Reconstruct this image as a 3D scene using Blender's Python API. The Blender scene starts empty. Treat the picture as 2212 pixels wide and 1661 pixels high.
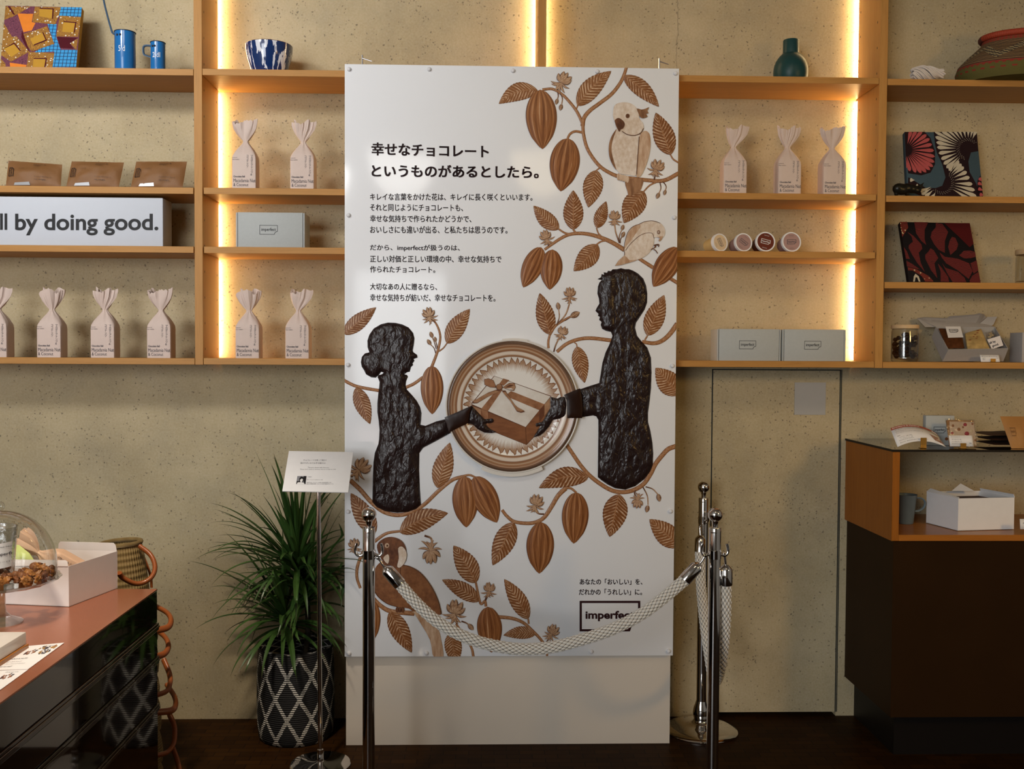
import bpy, bmesh, math, random
from mathutils import Vector, Matrix, noise
from mathutils.geometry import delaunay_2d_cdt

# ------------------------------------------------------------------ camera, world, light, exposure
SC = bpy.context.scene
COL = SC.collection
W, H, F = 2212.0, 1661.0, 2150.0
D, EYE = 3.9202, 1.45
yaw, pitch, roll = math.radians(1.67244), math.radians(-1.79766), math.radians(0.3095)
CAM = Vector((0, -D, EYE))
FW = Vector((math.sin(yaw) * math.cos(pitch), math.cos(yaw) * math.cos(pitch), math.sin(pitch)))
R0 = Vector((math.cos(yaw), -math.sin(yaw), 0)); U0 = R0.cross(FW)
RT = math.cos(roll) * R0 + math.sin(roll) * U0
UP = -math.sin(roll) * R0 + math.cos(roll) * U0
cd = bpy.data.cameras.new('camera'); cam = bpy.data.objects.new('camera', cd); COL.objects.link(cam)
cd.sensor_fit = 'HORIZONTAL'; cd.sensor_width = 36.0; cd.lens = 36.0 * F / W; cd.clip_start = 0.05
cam.matrix_world = Matrix(((RT.x, UP.x, -FW.x, CAM.x), (RT.y, UP.y, -FW.y, CAM.y), (RT.z, UP.z, -FW.z, CAM.z), (0, 0, 0, 1)))
SC.camera = cam
SC.view_settings.view_transform = 'Standard'; SC.view_settings.look = 'None'
SC.view_settings.gamma = 1.0; SC.view_settings.exposure = 0.0; SC.view_settings.use_curve_mapping = False

wd = bpy.data.worlds.new('daylight'); SC.world = wd; wd.use_nodes = True
wd.node_tree.nodes['Background'].inputs[0].default_value = (0.75, 0.85, 1.0, 1)
wd.node_tree.nodes['Background'].inputs[1].default_value = 1.2

def lamp(name, kind, loc, target, energy, color, **kw):
    l = bpy.data.lights.new(name, kind); l.energy = energy; l.color = color
    for k, v in kw.items(): setattr(l, k, v)
    o = bpy.data.objects.new(name, l); COL.objects.link(o); o.location = loc
    o.rotation_euler = (Vector(target) - Vector(loc)).to_track_quat('-Z', 'Y').to_euler()
    return o
# daylight entering through the shop front window behind the camera, to the left
lamp('shopfront_daylight', 'AREA', (-2.75, -7.4, 1.95), (-0.7, 0, 1.6), 184, (0.97, 0.99, 1.0), shape='RECTANGLE', size=2.5, size_y=2.5)
# track spotlights of the shop: neutral ones washing the upper wall from the left, weaker warm ones on the right
for x, y, tx, tz, e, c in ((-2.3, -2.7, -1.75, 2.75, 320, (1.0, 0.985, 0.965)), (-1.15, -2.7, -0.75, 2.4, 82, (1.0, 0.97, 0.92)), (0.55, -2.7, 0.85, 2.3, 52, (1.0, 0.80, 0.50)), (1.9, -2.9, 1.75, 2.3, 28, (1.0, 0.70, 0.36))):
    lamp('track_spotlight', 'SPOT', (x, y, 3.36), (tx, -0.15, tz), e, c, spot_size=math.radians(74), spot_blend=1.0, shadow_soft_size=0.4)
# added fill spots: a warm one for the right wall, one brightening the counter
lamp('warm_fill_right', 'SPOT', (2.85, -3.1, 2.05), (1.6, 0, 1.15), 72, (1.0, 0.60, 0.19), spot_size=math.radians(84), spot_blend=1.0, shadow_soft_size=0.2)
lamp('counter_fill', 'SPOT', (-1.05, -2.2, 3.36), (-1.2, -1.1, 0.7), 330, (1.0, 0.86, 0.70), spot_size=math.radians(44), spot_blend=0.9, shadow_soft_size=0.12)

# ------------------------------------------------------------------ helpers
def ray(px, py): return FW + RT * ((px - W / 2) / F) - UP * ((py - H / 2) / F)
def at(px, py, Y):                     # the point of the plane y = Y seen at that place of the photo
    v = ray(px, py); return CAM + v * ((Y - CAM.y) / v.y)
def atz(px, py, Z):
    v = ray(px, py); return CAM + v * ((Z - CAM.z) / v.z)
def onplane(px, py, p, n):
    v = ray(px, py); return CAM + v * ((p - CAM).dot(n) / v.dot(n))
MW = {}
def _link(o, parent):
    COL.objects.link(o)
    if parent is not None:
        o.parent = parent; MW[o.name] = MW[parent.name].copy()
    else: MW[o.name] = Matrix.Identity(4)
    return o
def tag(o, label=None, cat=None, group=None, kind=None):
    for k, v in (('label', label), ('category', cat), ('group', group), ('kind', kind)):
        if v: o[k] = v
    return o
def thing(name, label, cat, loc=(0, 0, 0), rz=0, group=None, rx=0, ry=0):
    o = bpy.data.objects.new(name, None); COL.objects.link(o); o.empty_display_size = 0.05
    o.location = loc; o.rotation_euler = (rx, ry, rz)
    MW[o.name] = Matrix.Translation(Vector(loc)) @ o.rotation_euler.to_matrix().to_4x4()
    return tag(o, label, cat, group)
def move(o, loc, rz=0, rx=0, ry=0):
    o.location = loc; o.rotation_euler = (rx, ry, rz)
def copy_tree(o, parent=None):
    c = o.copy(); COL.objects.link(c); MW[c.name] = MW[o.name].copy()
    c.parent = parent
    for ch in list(o.children): copy_tree(ch, c)
    return c
def crom(P, n=6, closed=False):
    P = [Vector(p) for p in P]; out = []; N = len(P)
    rng = range(N if closed else N - 1)
    for i in rng:
        p1, p2 = P[i], P[(i + 1) % N]
        p0 = P[(i - 1) % N] if (closed or i > 0) else p1 * 2 - p2
        p3 = P[(i + 2) % N] if (closed or i < N - 2) else p2 * 2 - p1
        for k in range(n):
            t = k / n
            out.append(0.5 * (2 * p1 + (p2 - p0) * t + (2 * p0 - 5 * p1 + 4 * p2 - p3) * t * t + (3 * p1 - p0 - 3 * p2 + p3) * t ** 3))
    if not closed: out.append(P[-1])
    return out
class MB:
    def __init__(s): s.v = []; s.f = []; s.uv = []; s.m = []; s.sm = []
    def add(s, vs, fs, uvs=None, mi=0, sm=False):
        b = len(s.v); s.v += [Vector(v) for v in vs]; s.uv += (list(uvs) if uvs else [(0, 0)] * len(vs))
        for f in fs: s.f.append([i + b for i in f]); s.m.append(mi); s.sm.append(sm)
        return s
    def box(s, x0, x1, y0, y1, z0, z1, mi=0, rz=0, piv=None):
        vs = [Vector((x, y, z)) for x in (x0, x1) for y in (y0, y1) for z in (z0, z1)]
        if rz:
            p = Vector(piv or ((x0 + x1) / 2, (y0 + y1) / 2, 0)); m = Matrix.Rotation(rz, 3, 'Z'); vs = [m @ (v - p) + p for v in vs]
        return s.add(vs, [(0, 1, 3, 2), (4, 6, 7, 5), (0, 4, 5, 1), (2, 3, 7, 6), (0, 2, 6, 4), (1, 5, 7, 3)], None, mi)
    def hexa(s, c, mi=0):               # 8 corners: bottom ring of 4, top ring of 4
        return s.add(c, [(3, 2, 1, 0), (4, 5, 6, 7), (0, 1, 5, 4), (1, 2, 6, 5), (2, 3, 7, 6), (3, 0, 4, 7)], None, mi)
    def slab(s, q, t, mi=0, mside=None, uv=True):       # quad q (bl, br, tr, tl seen from the front) with thickness t to the back
        q = [Vector(p) for p in q]; n = (q[1] - q[0]).cross(q[3] - q[0]).normalized()
        b = [p - n * t for p in q]; U = [(0, 0), (1, 0), (1, 1), (0, 1)]
        s.add(q, [(0, 1, 2, 3)], U, mi)
        s.add(q + b, [(1, 0, 4, 5), (2, 1, 5, 6), (3, 2, 6, 7), (0, 3, 7, 4), (7, 6, 5, 4)], U + U, mi if mside is None else mside)
        return n
    def prism(s, pts, off, mi=0, mside=None):      # planar outline extruded by the vector off (outline is the front)
        n = len(pts); pts = [Vector(p) for p in pts]; off = Vector(off)
        xs = [p.x for p in pts]; zs = [p.z for p in pts]; w = max(xs) - min(xs) or 1; h = max(zs) - min(zs) or 1
        U = [((p.x - min(xs)) / w, (p.z - min(zs)) / h) for p in pts]
        s.add(pts, [list(range(n))], U, mi)
        s.add(pts + [p + off for p in pts], [(i, (i + 1) % n, (i + 1) % n + n, i + n) for i in range(n)] + [[2 * n - 1 - i for i in range(n)]], U + U, mi if mside is None else mside)
        return s
    def lathe(s, prof, n=40, c=(0, 0, 0), mi=0, sx=1, sy=1, sm=True, M=None, wob=None):
        c = Vector(c); L = [0]; vs = []; uv = []; fs = []
        for a, b in zip(prof, prof[1:]): L.append(L[-1] + math.hypot(b[0] - a[0], b[1] - a[1]))
        T = L[-1] or 1
        for j, (r, z) in enumerate(prof):
            for i in range(n + 1):
                a = 2 * math.pi * i / n
                k = wob(a, j) if wob else 1
                p = Vector((math.cos(a) * r * sx * k, math.sin(a) * r * sy * k, z))
                vs.append((M @ p if M else p) + c); uv.append((i / n, L[j] / T))
        for j in range(len(prof) - 1):
            for i in range(n):
                fs.append((j * (n + 1) + i, j * (n + 1) + i + 1, (j + 1) * (n + 1) + i + 1, (j + 1) * (n + 1) + i))
        return s.add(vs, fs, uv, mi, sm)
    def tube(s, P, r, n=10, mi=0, sm=True, caps=True, fn=None, flat=1.0, up0=None):
        P = [Vector(p) for p in P]; N = len(P); rr = r if isinstance(r, (list, tuple)) else [r] * N
        up = None; vs = []; uv = []; fs = []; L = 0
        for i, p in enumerate(P):
            t = (P[min(i + 1, N - 1)] - P[max(i - 1, 0)]).normalized()
            if up is None: up = t.orthogonal().normalized() if up0 is None else (Vector(up0) - t * t.dot(Vector(up0))).normalized()
            else: up = (up - t * up.dot(t)).normalized()
            sd = t.cross(up)
            if i: L += (p - P[i - 1]).length
            for k in range(n + 1):
                a = 2 * math.pi * k / n
                q = rr[i] * (fn(a, L) if fn else 1)
                vs.append(p + (up * math.cos(a) * flat + sd * math.sin(a)) * q); uv.append((k / n, L))
        for i in range(N - 1):
            for k in range(n):
                a = i * (n + 1) + k; fs.append((a, a + 1, a + n + 2, a + n + 1))
        s.add(vs, fs, uv, mi, sm)
        if caps:
            b = len(vs)
            s.add(vs[:n], [list(range(n))[::-1]], None, mi); s.add(vs[b - n - 1:b - 1], [list(range(n))], None, mi)
        return s
    def ell(s, c, r, n=16, m=10, mi=0, M=None, nz=0, seed=0):
        vs = []; fs = []; uv = []; c = Vector(c); r = r if hasattr(r, '__len__') else (r, r, r)
        for j in range(m + 1):
            b = math.pi * j / m
            for i in range(n + 1):
                a = 2 * math.pi * i / n
                d = Vector((math.sin(b) * math.cos(a), math.sin(b) * math.sin(a), -math.cos(b)))
                k = 1 + nz * noise.noise(d * 2.2 + Vector((seed, seed * 1.7, 0))) if nz else 1
                p = Vector((d.x * r[0], d.y * r[1], d.z * r[2])) * k
                vs.append((M @ p if M else p) + c); uv.append((i / n, j / m))
        for j in range(m):
            for i in range(n): fs.append((j * (n + 1) + i, j * (n + 1) + i + 1, (j + 1) * (n + 1) + i + 1, (j + 1) * (n + 1) + i))
        return s.add(vs, fs, uv, mi, True)
    def build(s, name, mat, parent=None, world=True, bevel=0, merge=True, seg=2):
        mats = mat if isinstance(mat, (list, tuple)) else [mat]
        me = bpy.data.meshes.new(name)
        inv = MW[parent.name].inverted() if (parent is not None and world) else Matrix.Identity(4)
        me.from_pydata([inv @ v for v in s.v], [], s.f)
        for m in mats: me.materials.append(m)
        uvl = me.uv_layers.new(name='UVMap')
        lv = [0] * len(me.loops); me.loops.foreach_get('vertex_index', lv)
        flat = []
        for i in lv: flat += list(s.uv[i])
        uvl.data.foreach_set('uv', flat)
        me.polygons.foreach_set('material_index', s.m); me.polygons.foreach_set('use_smooth', s.sm)
        if bevel or merge:
            bm = bmesh.new(); bm.from_mesh(me)
            bmesh.ops.remove_doubles(bm, verts=bm.verts, dist=1e-6)
            if bevel: bmesh.ops.bevel(bm, geom=list(bm.edges), offset=bevel, segments=seg, profile=0.5, affect='EDGES', clamp_overlap=True)
            bmesh.ops.recalc_face_normals(bm, faces=bm.faces)
            bm.to_mesh(me); bm.free()
        me.set_sharp_from_angle(angle=math.radians(42))
        me.update()
        return _link(bpy.data.objects.new(name, me), parent)
TXT = {}
def text_mesh(body, bold=0.0, res=3, ls=1.0, align='LEFT', cs=1.0):
    key = (body, bold, res, ls, align, cs)
    if key in TXT: return TXT[key]
    cu = bpy.data.curves.new('lettering_curve', 'FONT'); cu.body = body; cu.size = 1; cu.offset = bold; cu.resolution_u = res
    cu.space_line = ls; cu.align_x = align; cu.space_character = cs
    o = bpy.data.objects.new('lettering_curve', cu); COL.objects.link(o)
    dg = bpy.context.evaluated_depsgraph_get(); dg.update()
    me = bpy.data.meshes.new_from_object(o.evaluated_get(dg))
    vs = [v.co.copy() for v in me.vertices]; fs = [list(p.vertices) for p in me.polygons]
    bpy.data.objects.remove(o); bpy.data.curves.remove(cu); bpy.data.meshes.remove(me)
    x0 = min(v.x for v in vs); x1 = max(v.x for v in vs); y0 = min(v.y for v in vs); y1 = max(v.y for v in vs)
    TXT[key] = (vs, fs, x0, x1, y0, y1); return TXT[key]
def text_on(mb, body, fn, bold=0.0, mi=0, **kw):        # fn maps the unit square of the lettering to space; bold strokes by a spread of copies
    lat = body.isascii(); vs, fs, x0, x1, y0, y1 = text_mesh(body, bold if lat else 0.0, **kw)
    w = (x1 - x0) or 1; h = (y1 - y0) or 1; b = 0 if lat else bold
    for dx, dy in (((0, 0),) if b <= 0 else ((b, b * .7), (-b, b * .7), (b, -b * .7), (-b, -b * .7))):
        mb.add([fn((v.x - x0 + dx) / w, (v.y - y0 + dy) / h) for v in vs], fs, None, mi)
    return mb
def LOGO(mb, fn, mi=0, th=0.03, asp=2.1, txt=True, bold=0.02):
    """speech-label frame with a bite out of its lower right corner, and the word in it"""
    o = [(0, 0), (0.84, 0)] + [(1 - 0.16 * math.cos(a), 0.30 * math.sin(a) * 1.0) for a in (0.5, 1.0)] + [(1, 0.30), (1, 1), (0, 1)]
    o = [(0, 0), (0.83, 0), (0.86, 0.17), (0.92, 0.27), (1, 0.32), (1, 1), (0, 1)]
    tx, ty = th, th * asp
    i = [(tx, ty), (0.83 - tx * 0.8, ty), (0.86 - tx, 0.17 + ty * .8), (0.92 - tx * .6, 0.27 + ty * 0.9), (1 - tx, 0.32 + ty), (1 - tx, 1 - ty), (tx, 1 - ty)]
    n = len(o); mb.add([fn(*p) for p in o + i], [(k, (k + 1) % n, (k + 1) % n + n, k + n) for k in range(n)], None, mi)
    if txt: text_on(mb, 'imperfect', lambda u, v: fn(0.1 + 0.8 * u, 0.28 + 0.44 * v), bold, mi)
    return mb

# ------------------------------------------------------------------ materials
class Mat:
    def __init__(s, name):
        s.m = bpy.data.materials.new(name); s.m.use_nodes = True; s.nt = s.m.node_tree
        s.b = s.nt.nodes['Principled BSDF']
    def n(s, t, ins=None, **props):
        x = s.nt.nodes.new('ShaderNode' + t)
        for k, v in props.items(): setattr(x, k, v)
        for k, v in (ins or {}).items(): s.set(x.inputs[k], v)
        return x
    def set(s, sock, v):
        if isinstance(v, bpy.types.NodeSocket): s.nt.links.new(v, sock)
        elif isinstance(v, bpy.types.Node): s.nt.links.new(v.outputs[0], sock)
        else:
            if hasattr(v, '__len__') and len(v) == 3 and sock.type == 'RGBA': v = (*v, 1)
            sock.default_value = v
    def math(s, op, a, b=None, c=None, clamp=False):
        x = s.nt.nodes.new('ShaderNodeMath'); x.operation = op; x.use_clamp = clamp
        for i, v in enumerate((a, b, c)):
            if v is not None: s.set(x.inputs[i], v)
        return x.outputs[0]
    def mix(s, f, a, b, blend='MIX'):
        x = s.nt.nodes.new('ShaderNodeMix'); x.data_type = 'RGBA'; x.blend_type = blend; x.clamp_factor = True
        s.set(x.inputs[0], f); s.set(x.inputs[6], a); s.set(x.inputs[7], b); return x.outputs[2]
    def ramp(s, f, stops):
        x = s.nt.nodes.new('ShaderNodeValToRGB'); s.set(x.inputs[0], f); e = x.color_ramp.elements
        while len(e) < len(stops): e.new(0.5)
        for el, (p, c) in zip(e, stops):
            el.position = p; el.color = (*c, 1) if hasattr(c, '__len__') else (c, c, c, 1)
        return x.outputs[0]
    def pos(s): return s.n('NewGeometry').outputs['Position']
    def obj(s): return s.n('TexCoord').outputs['Object']
    def uv(s): return s.n('TexCoord').outputs['UV']
    def uvs(s):
        x = s.n('SeparateXYZ', {0: s.uv()}); return x.outputs[0], x.outputs[1]
    def rnd(s): return s.n('ObjectInfo').outputs['Random']
    def map(s, v, scale=(1, 1, 1), loc=(0, 0, 0)): return s.n('Mapping', {'Vector': v, 'Scale': scale, 'Location': loc}).outputs[0]
    def noise(s, v, scale, detail=3, rough=0.5, dist=0): return s.n('TexNoise', {'Vector': v, 'Scale': scale, 'Detail': detail, 'Roughness': rough, 'Distortion': dist}).outputs[0]
    def voro(s, v, scale, feat='F1', rnd=1.0): return s.n('TexVoronoi', {'Vector': v, 'Scale': scale, 'Randomness': rnd}, feature=feat).outputs[0]
    def vec(s, x, y, z=0.0): return s.n('CombineXYZ', {0: x, 1: y, 2: z}).outputs[0]
    def bump(s, h, strength=0.3, dist=0.01):
        s.set(s.b.inputs['Normal'], s.n('Bump', {'Height': h, 'Strength': strength, 'Distance': dist}).outputs[0]); return s
    def p(s, **kw):
        names = dict(col='Base Color', rough='Roughness', metal='Metallic', ior='IOR', trans='Transmission Weight', coat='Coat Weight', coatr='Coat Roughness', em='Emission Color', es='Emission Strength', spec='Specular IOR Level', alpha='Alpha', sheen='Sheen Weight', sss='Subsurface Weight')
        for k, v in kw.items(): s.set(s.b.inputs[names[k]], v)
        return s
def plain(name, col, rough=0.5, metal=0.0, var=0.06, scale=40, bump=0.0, bs=200, **kw):
    kw.setdefault('spec', 0.22)
    m = Mat(name); o = m.obj(); k = m.noise(o, scale, 2)
    c2 = tuple(max(0, x * (1 - var * 2.0)) for x in col); c1 = tuple(min(1, x * (1 + var)) for x in col)
    m.p(col=m.mix(k, c2, c1), rough=rough, metal=metal, **kw)
    if bump: m.bump(m.noise(o, bs, 2), bump, 0.002)
    return m.m

def concrete():
    m = Mat('fair_faced_concrete'); P = m.pos()
    big = m.noise(P, 1.6, 5, 0.62); mid = m.noise(P, 7, 5, 0.65); fine = m.noise(P, 130, 3, 0.6)
    c = m.ramp(big, [(0.32, (0.38, 0.298, 0.155)), (0.5, (0.475, 0.38, 0.212)), (0.68, (0.55, 0.45, 0.272))])
    c = m.mix(m.math('MULTIPLY', m.ramp(mid, [(0.45, 0), (0.72, 1)]), 0.35), c, (0.30, 0.255, 0.165))
    c = m.mix(0.10, c, m.ramp(fine, [(0.3, 0.12), (0.7, 0.75)]))
    warp = m.n('VectorMath', {0: P, 1: m.n('VectorMath', {0: m.n('TexNoise', {'Vector': P, 'Scale': 75.0}).outputs['Color'], 'Scale': 0.017}, operation='SCALE').outputs[0]}, operation='ADD').outputs[0]
    # sparse larger blow holes, each with its own size, and fine pits in clusters
    soft = lambda d, r, w: m.n('MapRange', {'Value': m.math('SUBTRACT', r, d), 'From Min': 0.0, 'From Max': w}, interpolation_type='SMOOTHSTEP').outputs[0]
    v1 = m.n('TexVoronoi', {'Vector': warp, 'Scale': 7.5}); r1 = m.n('SeparateColor', {0: v1.outputs['Color']})
    rad = m.math('MULTIPLY', m.math('POWER', r1.outputs[0], 1.2), 0.080); on1 = m.math('GREATER_THAN', r1.outputs[1], 0.46)
    hole = m.math('MULTIPLY', m.math('MULTIPLY', soft(v1.outputs['Distance'], rad, 0.022), on1), m.math('MULTIPLY_ADD', r1.outputs[2], 0.65, 0.3))
    halo = m.math('MULTIPLY', soft(v1.outputs['Distance'], m.math('MULTIPLY', rad, 2.3), 0.07), on1)
    c = m.mix(m.math('MULTIPLY', halo, 0.28), c, (0.22, 0.165, 0.085))
    c = m.mix(hole, c, (0.045, 0.033, 0.02))
    v2 = m.n('TexVoronoi', {'Vector': warp, 'Scale': 105.0}); r2 = m.n('SeparateColor', {0: v2.outputs['Color']})
    pit = m.math('MULTIPLY', soft(v2.outputs['Distance'], m.math('MULTIPLY', r2.outputs[0], 0.40), 0.12), m.math('GREATER_THAN', m.math('ADD', m.math('MULTIPLY', r2.outputs[1], 0.55), m.noise(P, 4.5, 3)), 0.89))
    c = m.mix(m.math('MULTIPLY', pit, 0.6), c, (0.075, 0.06, 0.045))
    # one hairline crack running down the pour
    s = m.n('SeparateXYZ', {0: P}); w = m.noise(P, 9, 4, 0.7)
    dx = m.math('ABSOLUTE', m.math('ADD', m.math('SUBTRACT', s.outputs[0], 0.755), m.math('MULTIPLY_ADD', w, 0.05, -0.025)))
    c = m.mix(m.math('MULTIPLY', m.math('LESS_THAN', dx, 0.0016), 0.4), c, (0.09, 0.07, 0.045))
    m.p(col=c, rough=0.75, spec=0.3)
    hgt = m.math('SUBTRACT', m.math('MULTIPLY_ADD', fine, 0.25, m.math('MULTIPLY', mid, 0.5)), m.math('ADD', hole, m.math('MULTIPLY', pit, 0.5)))
    return m.bump(hgt, 0.35, 0.004).m
def wood(name, along, c1, c2, rough=0.42, k=1.0):
    m = Mat(name); P = m.pos()
    sc = {'x': (1.2, 30, 30), 'z': (30, 30, 1.2), 'y': (30, 1.2, 30)}[along]
    v = m.map(P, tuple(q * k for q in sc)); a = m.noise(v, 1.6, 4, 0.6, 0.6); b = m.noise(v, 9, 3, 0.6)
    c = m.mix(a, c1, c2); c = m.mix(m.math('MULTIPLY', m.ramp(b, [(0.5, 0), (0.75, 1)]), 0.35), c, tuple(x * 0.5 for x in c1))
    m.p(col=c, rough=rough, spec=0.15); return m.bump(b, 0.12, 0.001).m
M_ = {}
M_['concrete'] = concrete()
OA, OB = (0.41, 0.19, 0.048), (0.52, 0.27, 0.080)
M_['oakx'] = wood('oak_lengthwise', 'x', OA, OB); M_['oakz'] = wood('oak_upright', 'z', OA, OB)
M_['cabwood'] = wood('cabinet_oak', 'z', (0.27, 0.085, 0.009), (0.36, 0.125, 0.018)); M_['cabwoodx'] = wood('cabinet_oak_lengthwise', 'x', (0.34, 0.115, 0.015), (0.44, 0.16, 0.026), 0.25)
M_['palewood'] = wood('pale_wood', 'x', (0.55, 0.36, 0.18), (0.68, 0.48, 0.27))
def floor_mat():
    m = Mat('dark_parquet'); P = m.pos()
    b = m.n('TexBrick', {'Vector': m.map(P, (1, 1, 1)), 'Color1': (0.046, 0.019, 0.0035, 1), 'Color2': (0.026, 0.0108, 0.0024, 1), 'Mortar': (0.003, 0.002, 0.002, 1), 'Scale': 6.0, 'Mortar Size': 0.008, 'Brick Width': 0.55, 'Row Height': 0.22})
    g = m.noise(m.map(P, (4, 60, 1)), 3, 4)
    m.p(col=m.mix(m.math('MULTIPLY', g, 0.6), b.outputs[0], (0.012, 0.0045, 0.003)), rough=0.45, spec=0.03)
    return m.bump(g, 0.08, 0.001).m
M_['floor'] = floor_mat()
M_['plaster'] = plain('pale_plaster', (0.55, 0.52, 0.47), 0.8, bump=0.1)
M_['ceil'] = plain('ceiling_paint', (0.40, 0.37, 0.33), 0.85)
M_['chrome'] = plain('polished_chrome', (0.72, 0.70, 0.68), 0.06, 1.0, var=0.02)
M_['steel'] = plain('brushed_steel', (0.42, 0.42, 0.43), 0.3, 1.0, var=0.05)
M_['darkmetal'] = plain('dark_metal_edge', (0.03, 0.04, 0.045), 0.4, 0.6)
M_['brass'] = plain('brass_clip', (0.34, 0.20, 0.05), 0.35, 0.7)
M_['board'] = plain('glossy_white_panel', (0.81, 0.82, 0.84), 0.10, var=0.01, scale=3, spec=0.25)
M_['plinthgrey'] = plain('warm_grey_board', (0.76, 0.68, 0.58), 0.38, var=0.03, scale=2)
M_['bolt'] = plain('white_cap_nut', (0.74, 0.74, 0.76), 0.25, var=0.02)
M_['ink'] = plain('chocolate_ink', (0.030, 0.008, 0.009), 0.35, var=0.15)
M_['black'] = plain('black_print', (0.012, 0.012, 0.014), 0.5)
M_['greytext'] = plain('grey_print', (0.10, 0.09, 0.10), 0.6)
M_['mauvetext'] = plain('mauve_print', (0.17, 0.12, 0.15), 0.6)
M_['whitetext'] = plain('white_print', (0.85, 0.85, 0.85), 0.5)
M_['signwhite'] = plain('cool_white_sign', (0.565, 0.60, 0.66), 0.5, var=0.01)
M_['paper'] = plain('white_paper', (0.82, 0.81, 0.80), 0.6, var=0.02)
M_['card'] = plain('white_card_board', (0.80, 0.75, 0.72), 0.5, var=0.02)
M_['boxgrey'] = plain('grey_carton', (0.43, 0.45, 0.44), 0.55, var=0.03, scale=120)
M_['boxgreyw'] = plain('warm_grey_carton', (0.40, 0.38, 0.36), 0.55, var=0.03, scale=120)
def thin(name, tint, rough=0.02, k=1.5, bumpy=0):     # a thin clear wall: light passes it, its face mirrors
    m = Mat(name); nt = m.nt; out = nt.nodes['Material Output']
    f = m.math('MULTIPLY', m.math('MULTIPLY_ADD', m.math('POWER', m.n('LayerWeight', {'Blend': 0.5}).outputs['Facing'], 4.0), 0.9, 0.04), k, clamp=True)
    t = m.n('BsdfTransparent', {0: m.mix(m.noise(m.obj(), 3), tuple(x * 0.97 for x in tint), tint)}); gl = m.n('BsdfGlossy', {'Roughness': rough})
    if bumpy: m.set(gl.inputs['Normal'], m.n('Bump', {'Height': m.noise(m.obj(), bumpy, 2), 'Strength': 0.7, 'Distance': 0.004}).outputs[0])
    mx = m.n('MixShader', {0: f, 1: t, 2: gl}); m.set(out.inputs['Surface'], mx.outputs[0]); nt.nodes.remove(m.b)
    return m.m
M_['glass'] = thin('clear_glass', (0.96, 0.97, 0.96)); M_['smoke'] = thin('smoked_glass', (0.42, 0.40, 0.33), 0.02, 1.3)
M_['film'] = thin('clear_film', (0.95, 0.95, 0.95), 0.12, 2.0, 60)
def paperbag(name, col):
    m = Mat(name); o = m.obj(); a = m.noise(o, 28, 3, 0.6); b = m.voro(o, 42, 'DISTANCE_TO_EDGE')
    m.p(col=m.mix(a, tuple(x * 0.9 for x in col), col), rough=0.62)
    return m.bump(m.math('ADD', m.math('MULTIPLY', a, 0.6), m.math('MULTIPLY', b, 0.3)), 0.35, 0.004).m
M_['bag'] = paperbag('blush_kraft_paper', (0.655, 0.52, 0.45)); M_['bagc'] = paperbag('peach_kraft_paper', (0.72, 0.47, 0.31)); M_['kraft'] = paperbag('brown_kraft_paper', (0.225, 0.10, 0.030))
M_['kraftd'] = paperbag('dark_kraft_paper', (0.055, 0.02, 0.008)); M_['krafto'] = paperbag('orange_kraft_paper', (0.42, 0.20, 0.055)); M_['green'] = paperbag('lime_paper', (0.60, 0.68, 0.20))
M_['copper'] = plain('copper_top', (0.50, 0.185, 0.095), 0.22, 0.55, var=0.04, scale=4)
def lacq():
    m = Mat('black_brown_lacquer'); m.p(col=m.mix(m.noise(m.obj(), 8), (0.010, 0.005, 0.003), (0.016, 0.008, 0.005)), rough=0.06, spec=0.5, coat=0.35, coatr=0.02); return m.m
M_['lacquer'] = lacq()
M_['cabdark'] = plain('dark_brown_laminate', (0.026, 0.011, 0.003), 0.5, var=0.1, scale=6, spec=0.08)
M_['plinthdark'] = plain('black_plinth', (0.006, 0.004, 0.003), 0.5)
def emit(name, col, s):
    m = Mat(name); m.p(col=(0.8, 0.8, 0.8), em=col, es=s); return m.m
M_['led'] = emit('warm_light_strip', (1.0, 0.69, 0.34), 48)

# ------------------------------------------------------------------ the room
def struct(o): o['kind'] = 'structure'; return o
XL, XR, YF, ZC = -4.2, 3.3, -7.5, 3.4
d0, d1 = at(1538, 1000, 0).x, at(1811, 1000, 0).x
dz0, dz1 = 0.017, 1.388
m = MB(); g = 0.004
for x0, x1, z0, z1 in ((XL - .2, d0 - g, 0, ZC + .1), (d1 + g, XR + .2, 0, ZC + .1), (d0 - g, d1 + g, dz1 + g, ZC + .1)): m.box(x0, x1, 0, 0.2, z0, z1)
m.box(d0 - g, d1 + g, 0.06, 0.2, 0, dz1 + g)
struct(m.build('wall_back', M_['concrete']))
dr = struct(MB().box(d0, d1, -0.001, 0.055, dz0, dz1).build('door_1', M_['concrete']))
m = MB(); e = 0.0035
for x0, x1, z0, z1 in ((d0 - e, d0, dz0, dz1 + e), (d1, d1 + e, dz0, dz1 + e), (d0 - e, d1 + e, dz1, dz1 + e), (d1 + .006, d1 + .0085, dz0, dz1 + e)): m.box(x0, x1, -0.0025, 0.03, z0, z1)
m.build('door_frame', M_['darkmetal'], dr)
struct(MB().box(XL - .2, XR + .2, YF - .2, 0.2, -0.1, 0).build('floor', M_['floor']))
struct(MB().box(XL - .2, XR + .2, YF - .2, 0.2, ZC, ZC + .1).build('ceiling', M_['ceil']))
struct(MB().box(XL - .2, XL, YF, 0, 0, ZC).build('wall_left', M_['plaster']))
struct(MB().box(XR, XR + .2, YF, 0, 0, ZC).build('wall_right', M_['plaster']))
m = MB(); wx0, wx1, wz0, wz1 = -4.1, -1.4, 0.6, 3.25
for x0, x1, z0, z1 in ((XL, wx0, 0, ZC), (wx1, XR, 0, ZC), (wx0, wx1, 0, wz0), (wx0, wx1, wz1, ZC)): m.box(x0, x1, YF - .2, YF, z0, z1)
struct(m.build('wall_front', M_['plaster']))
m = MB()
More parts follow.
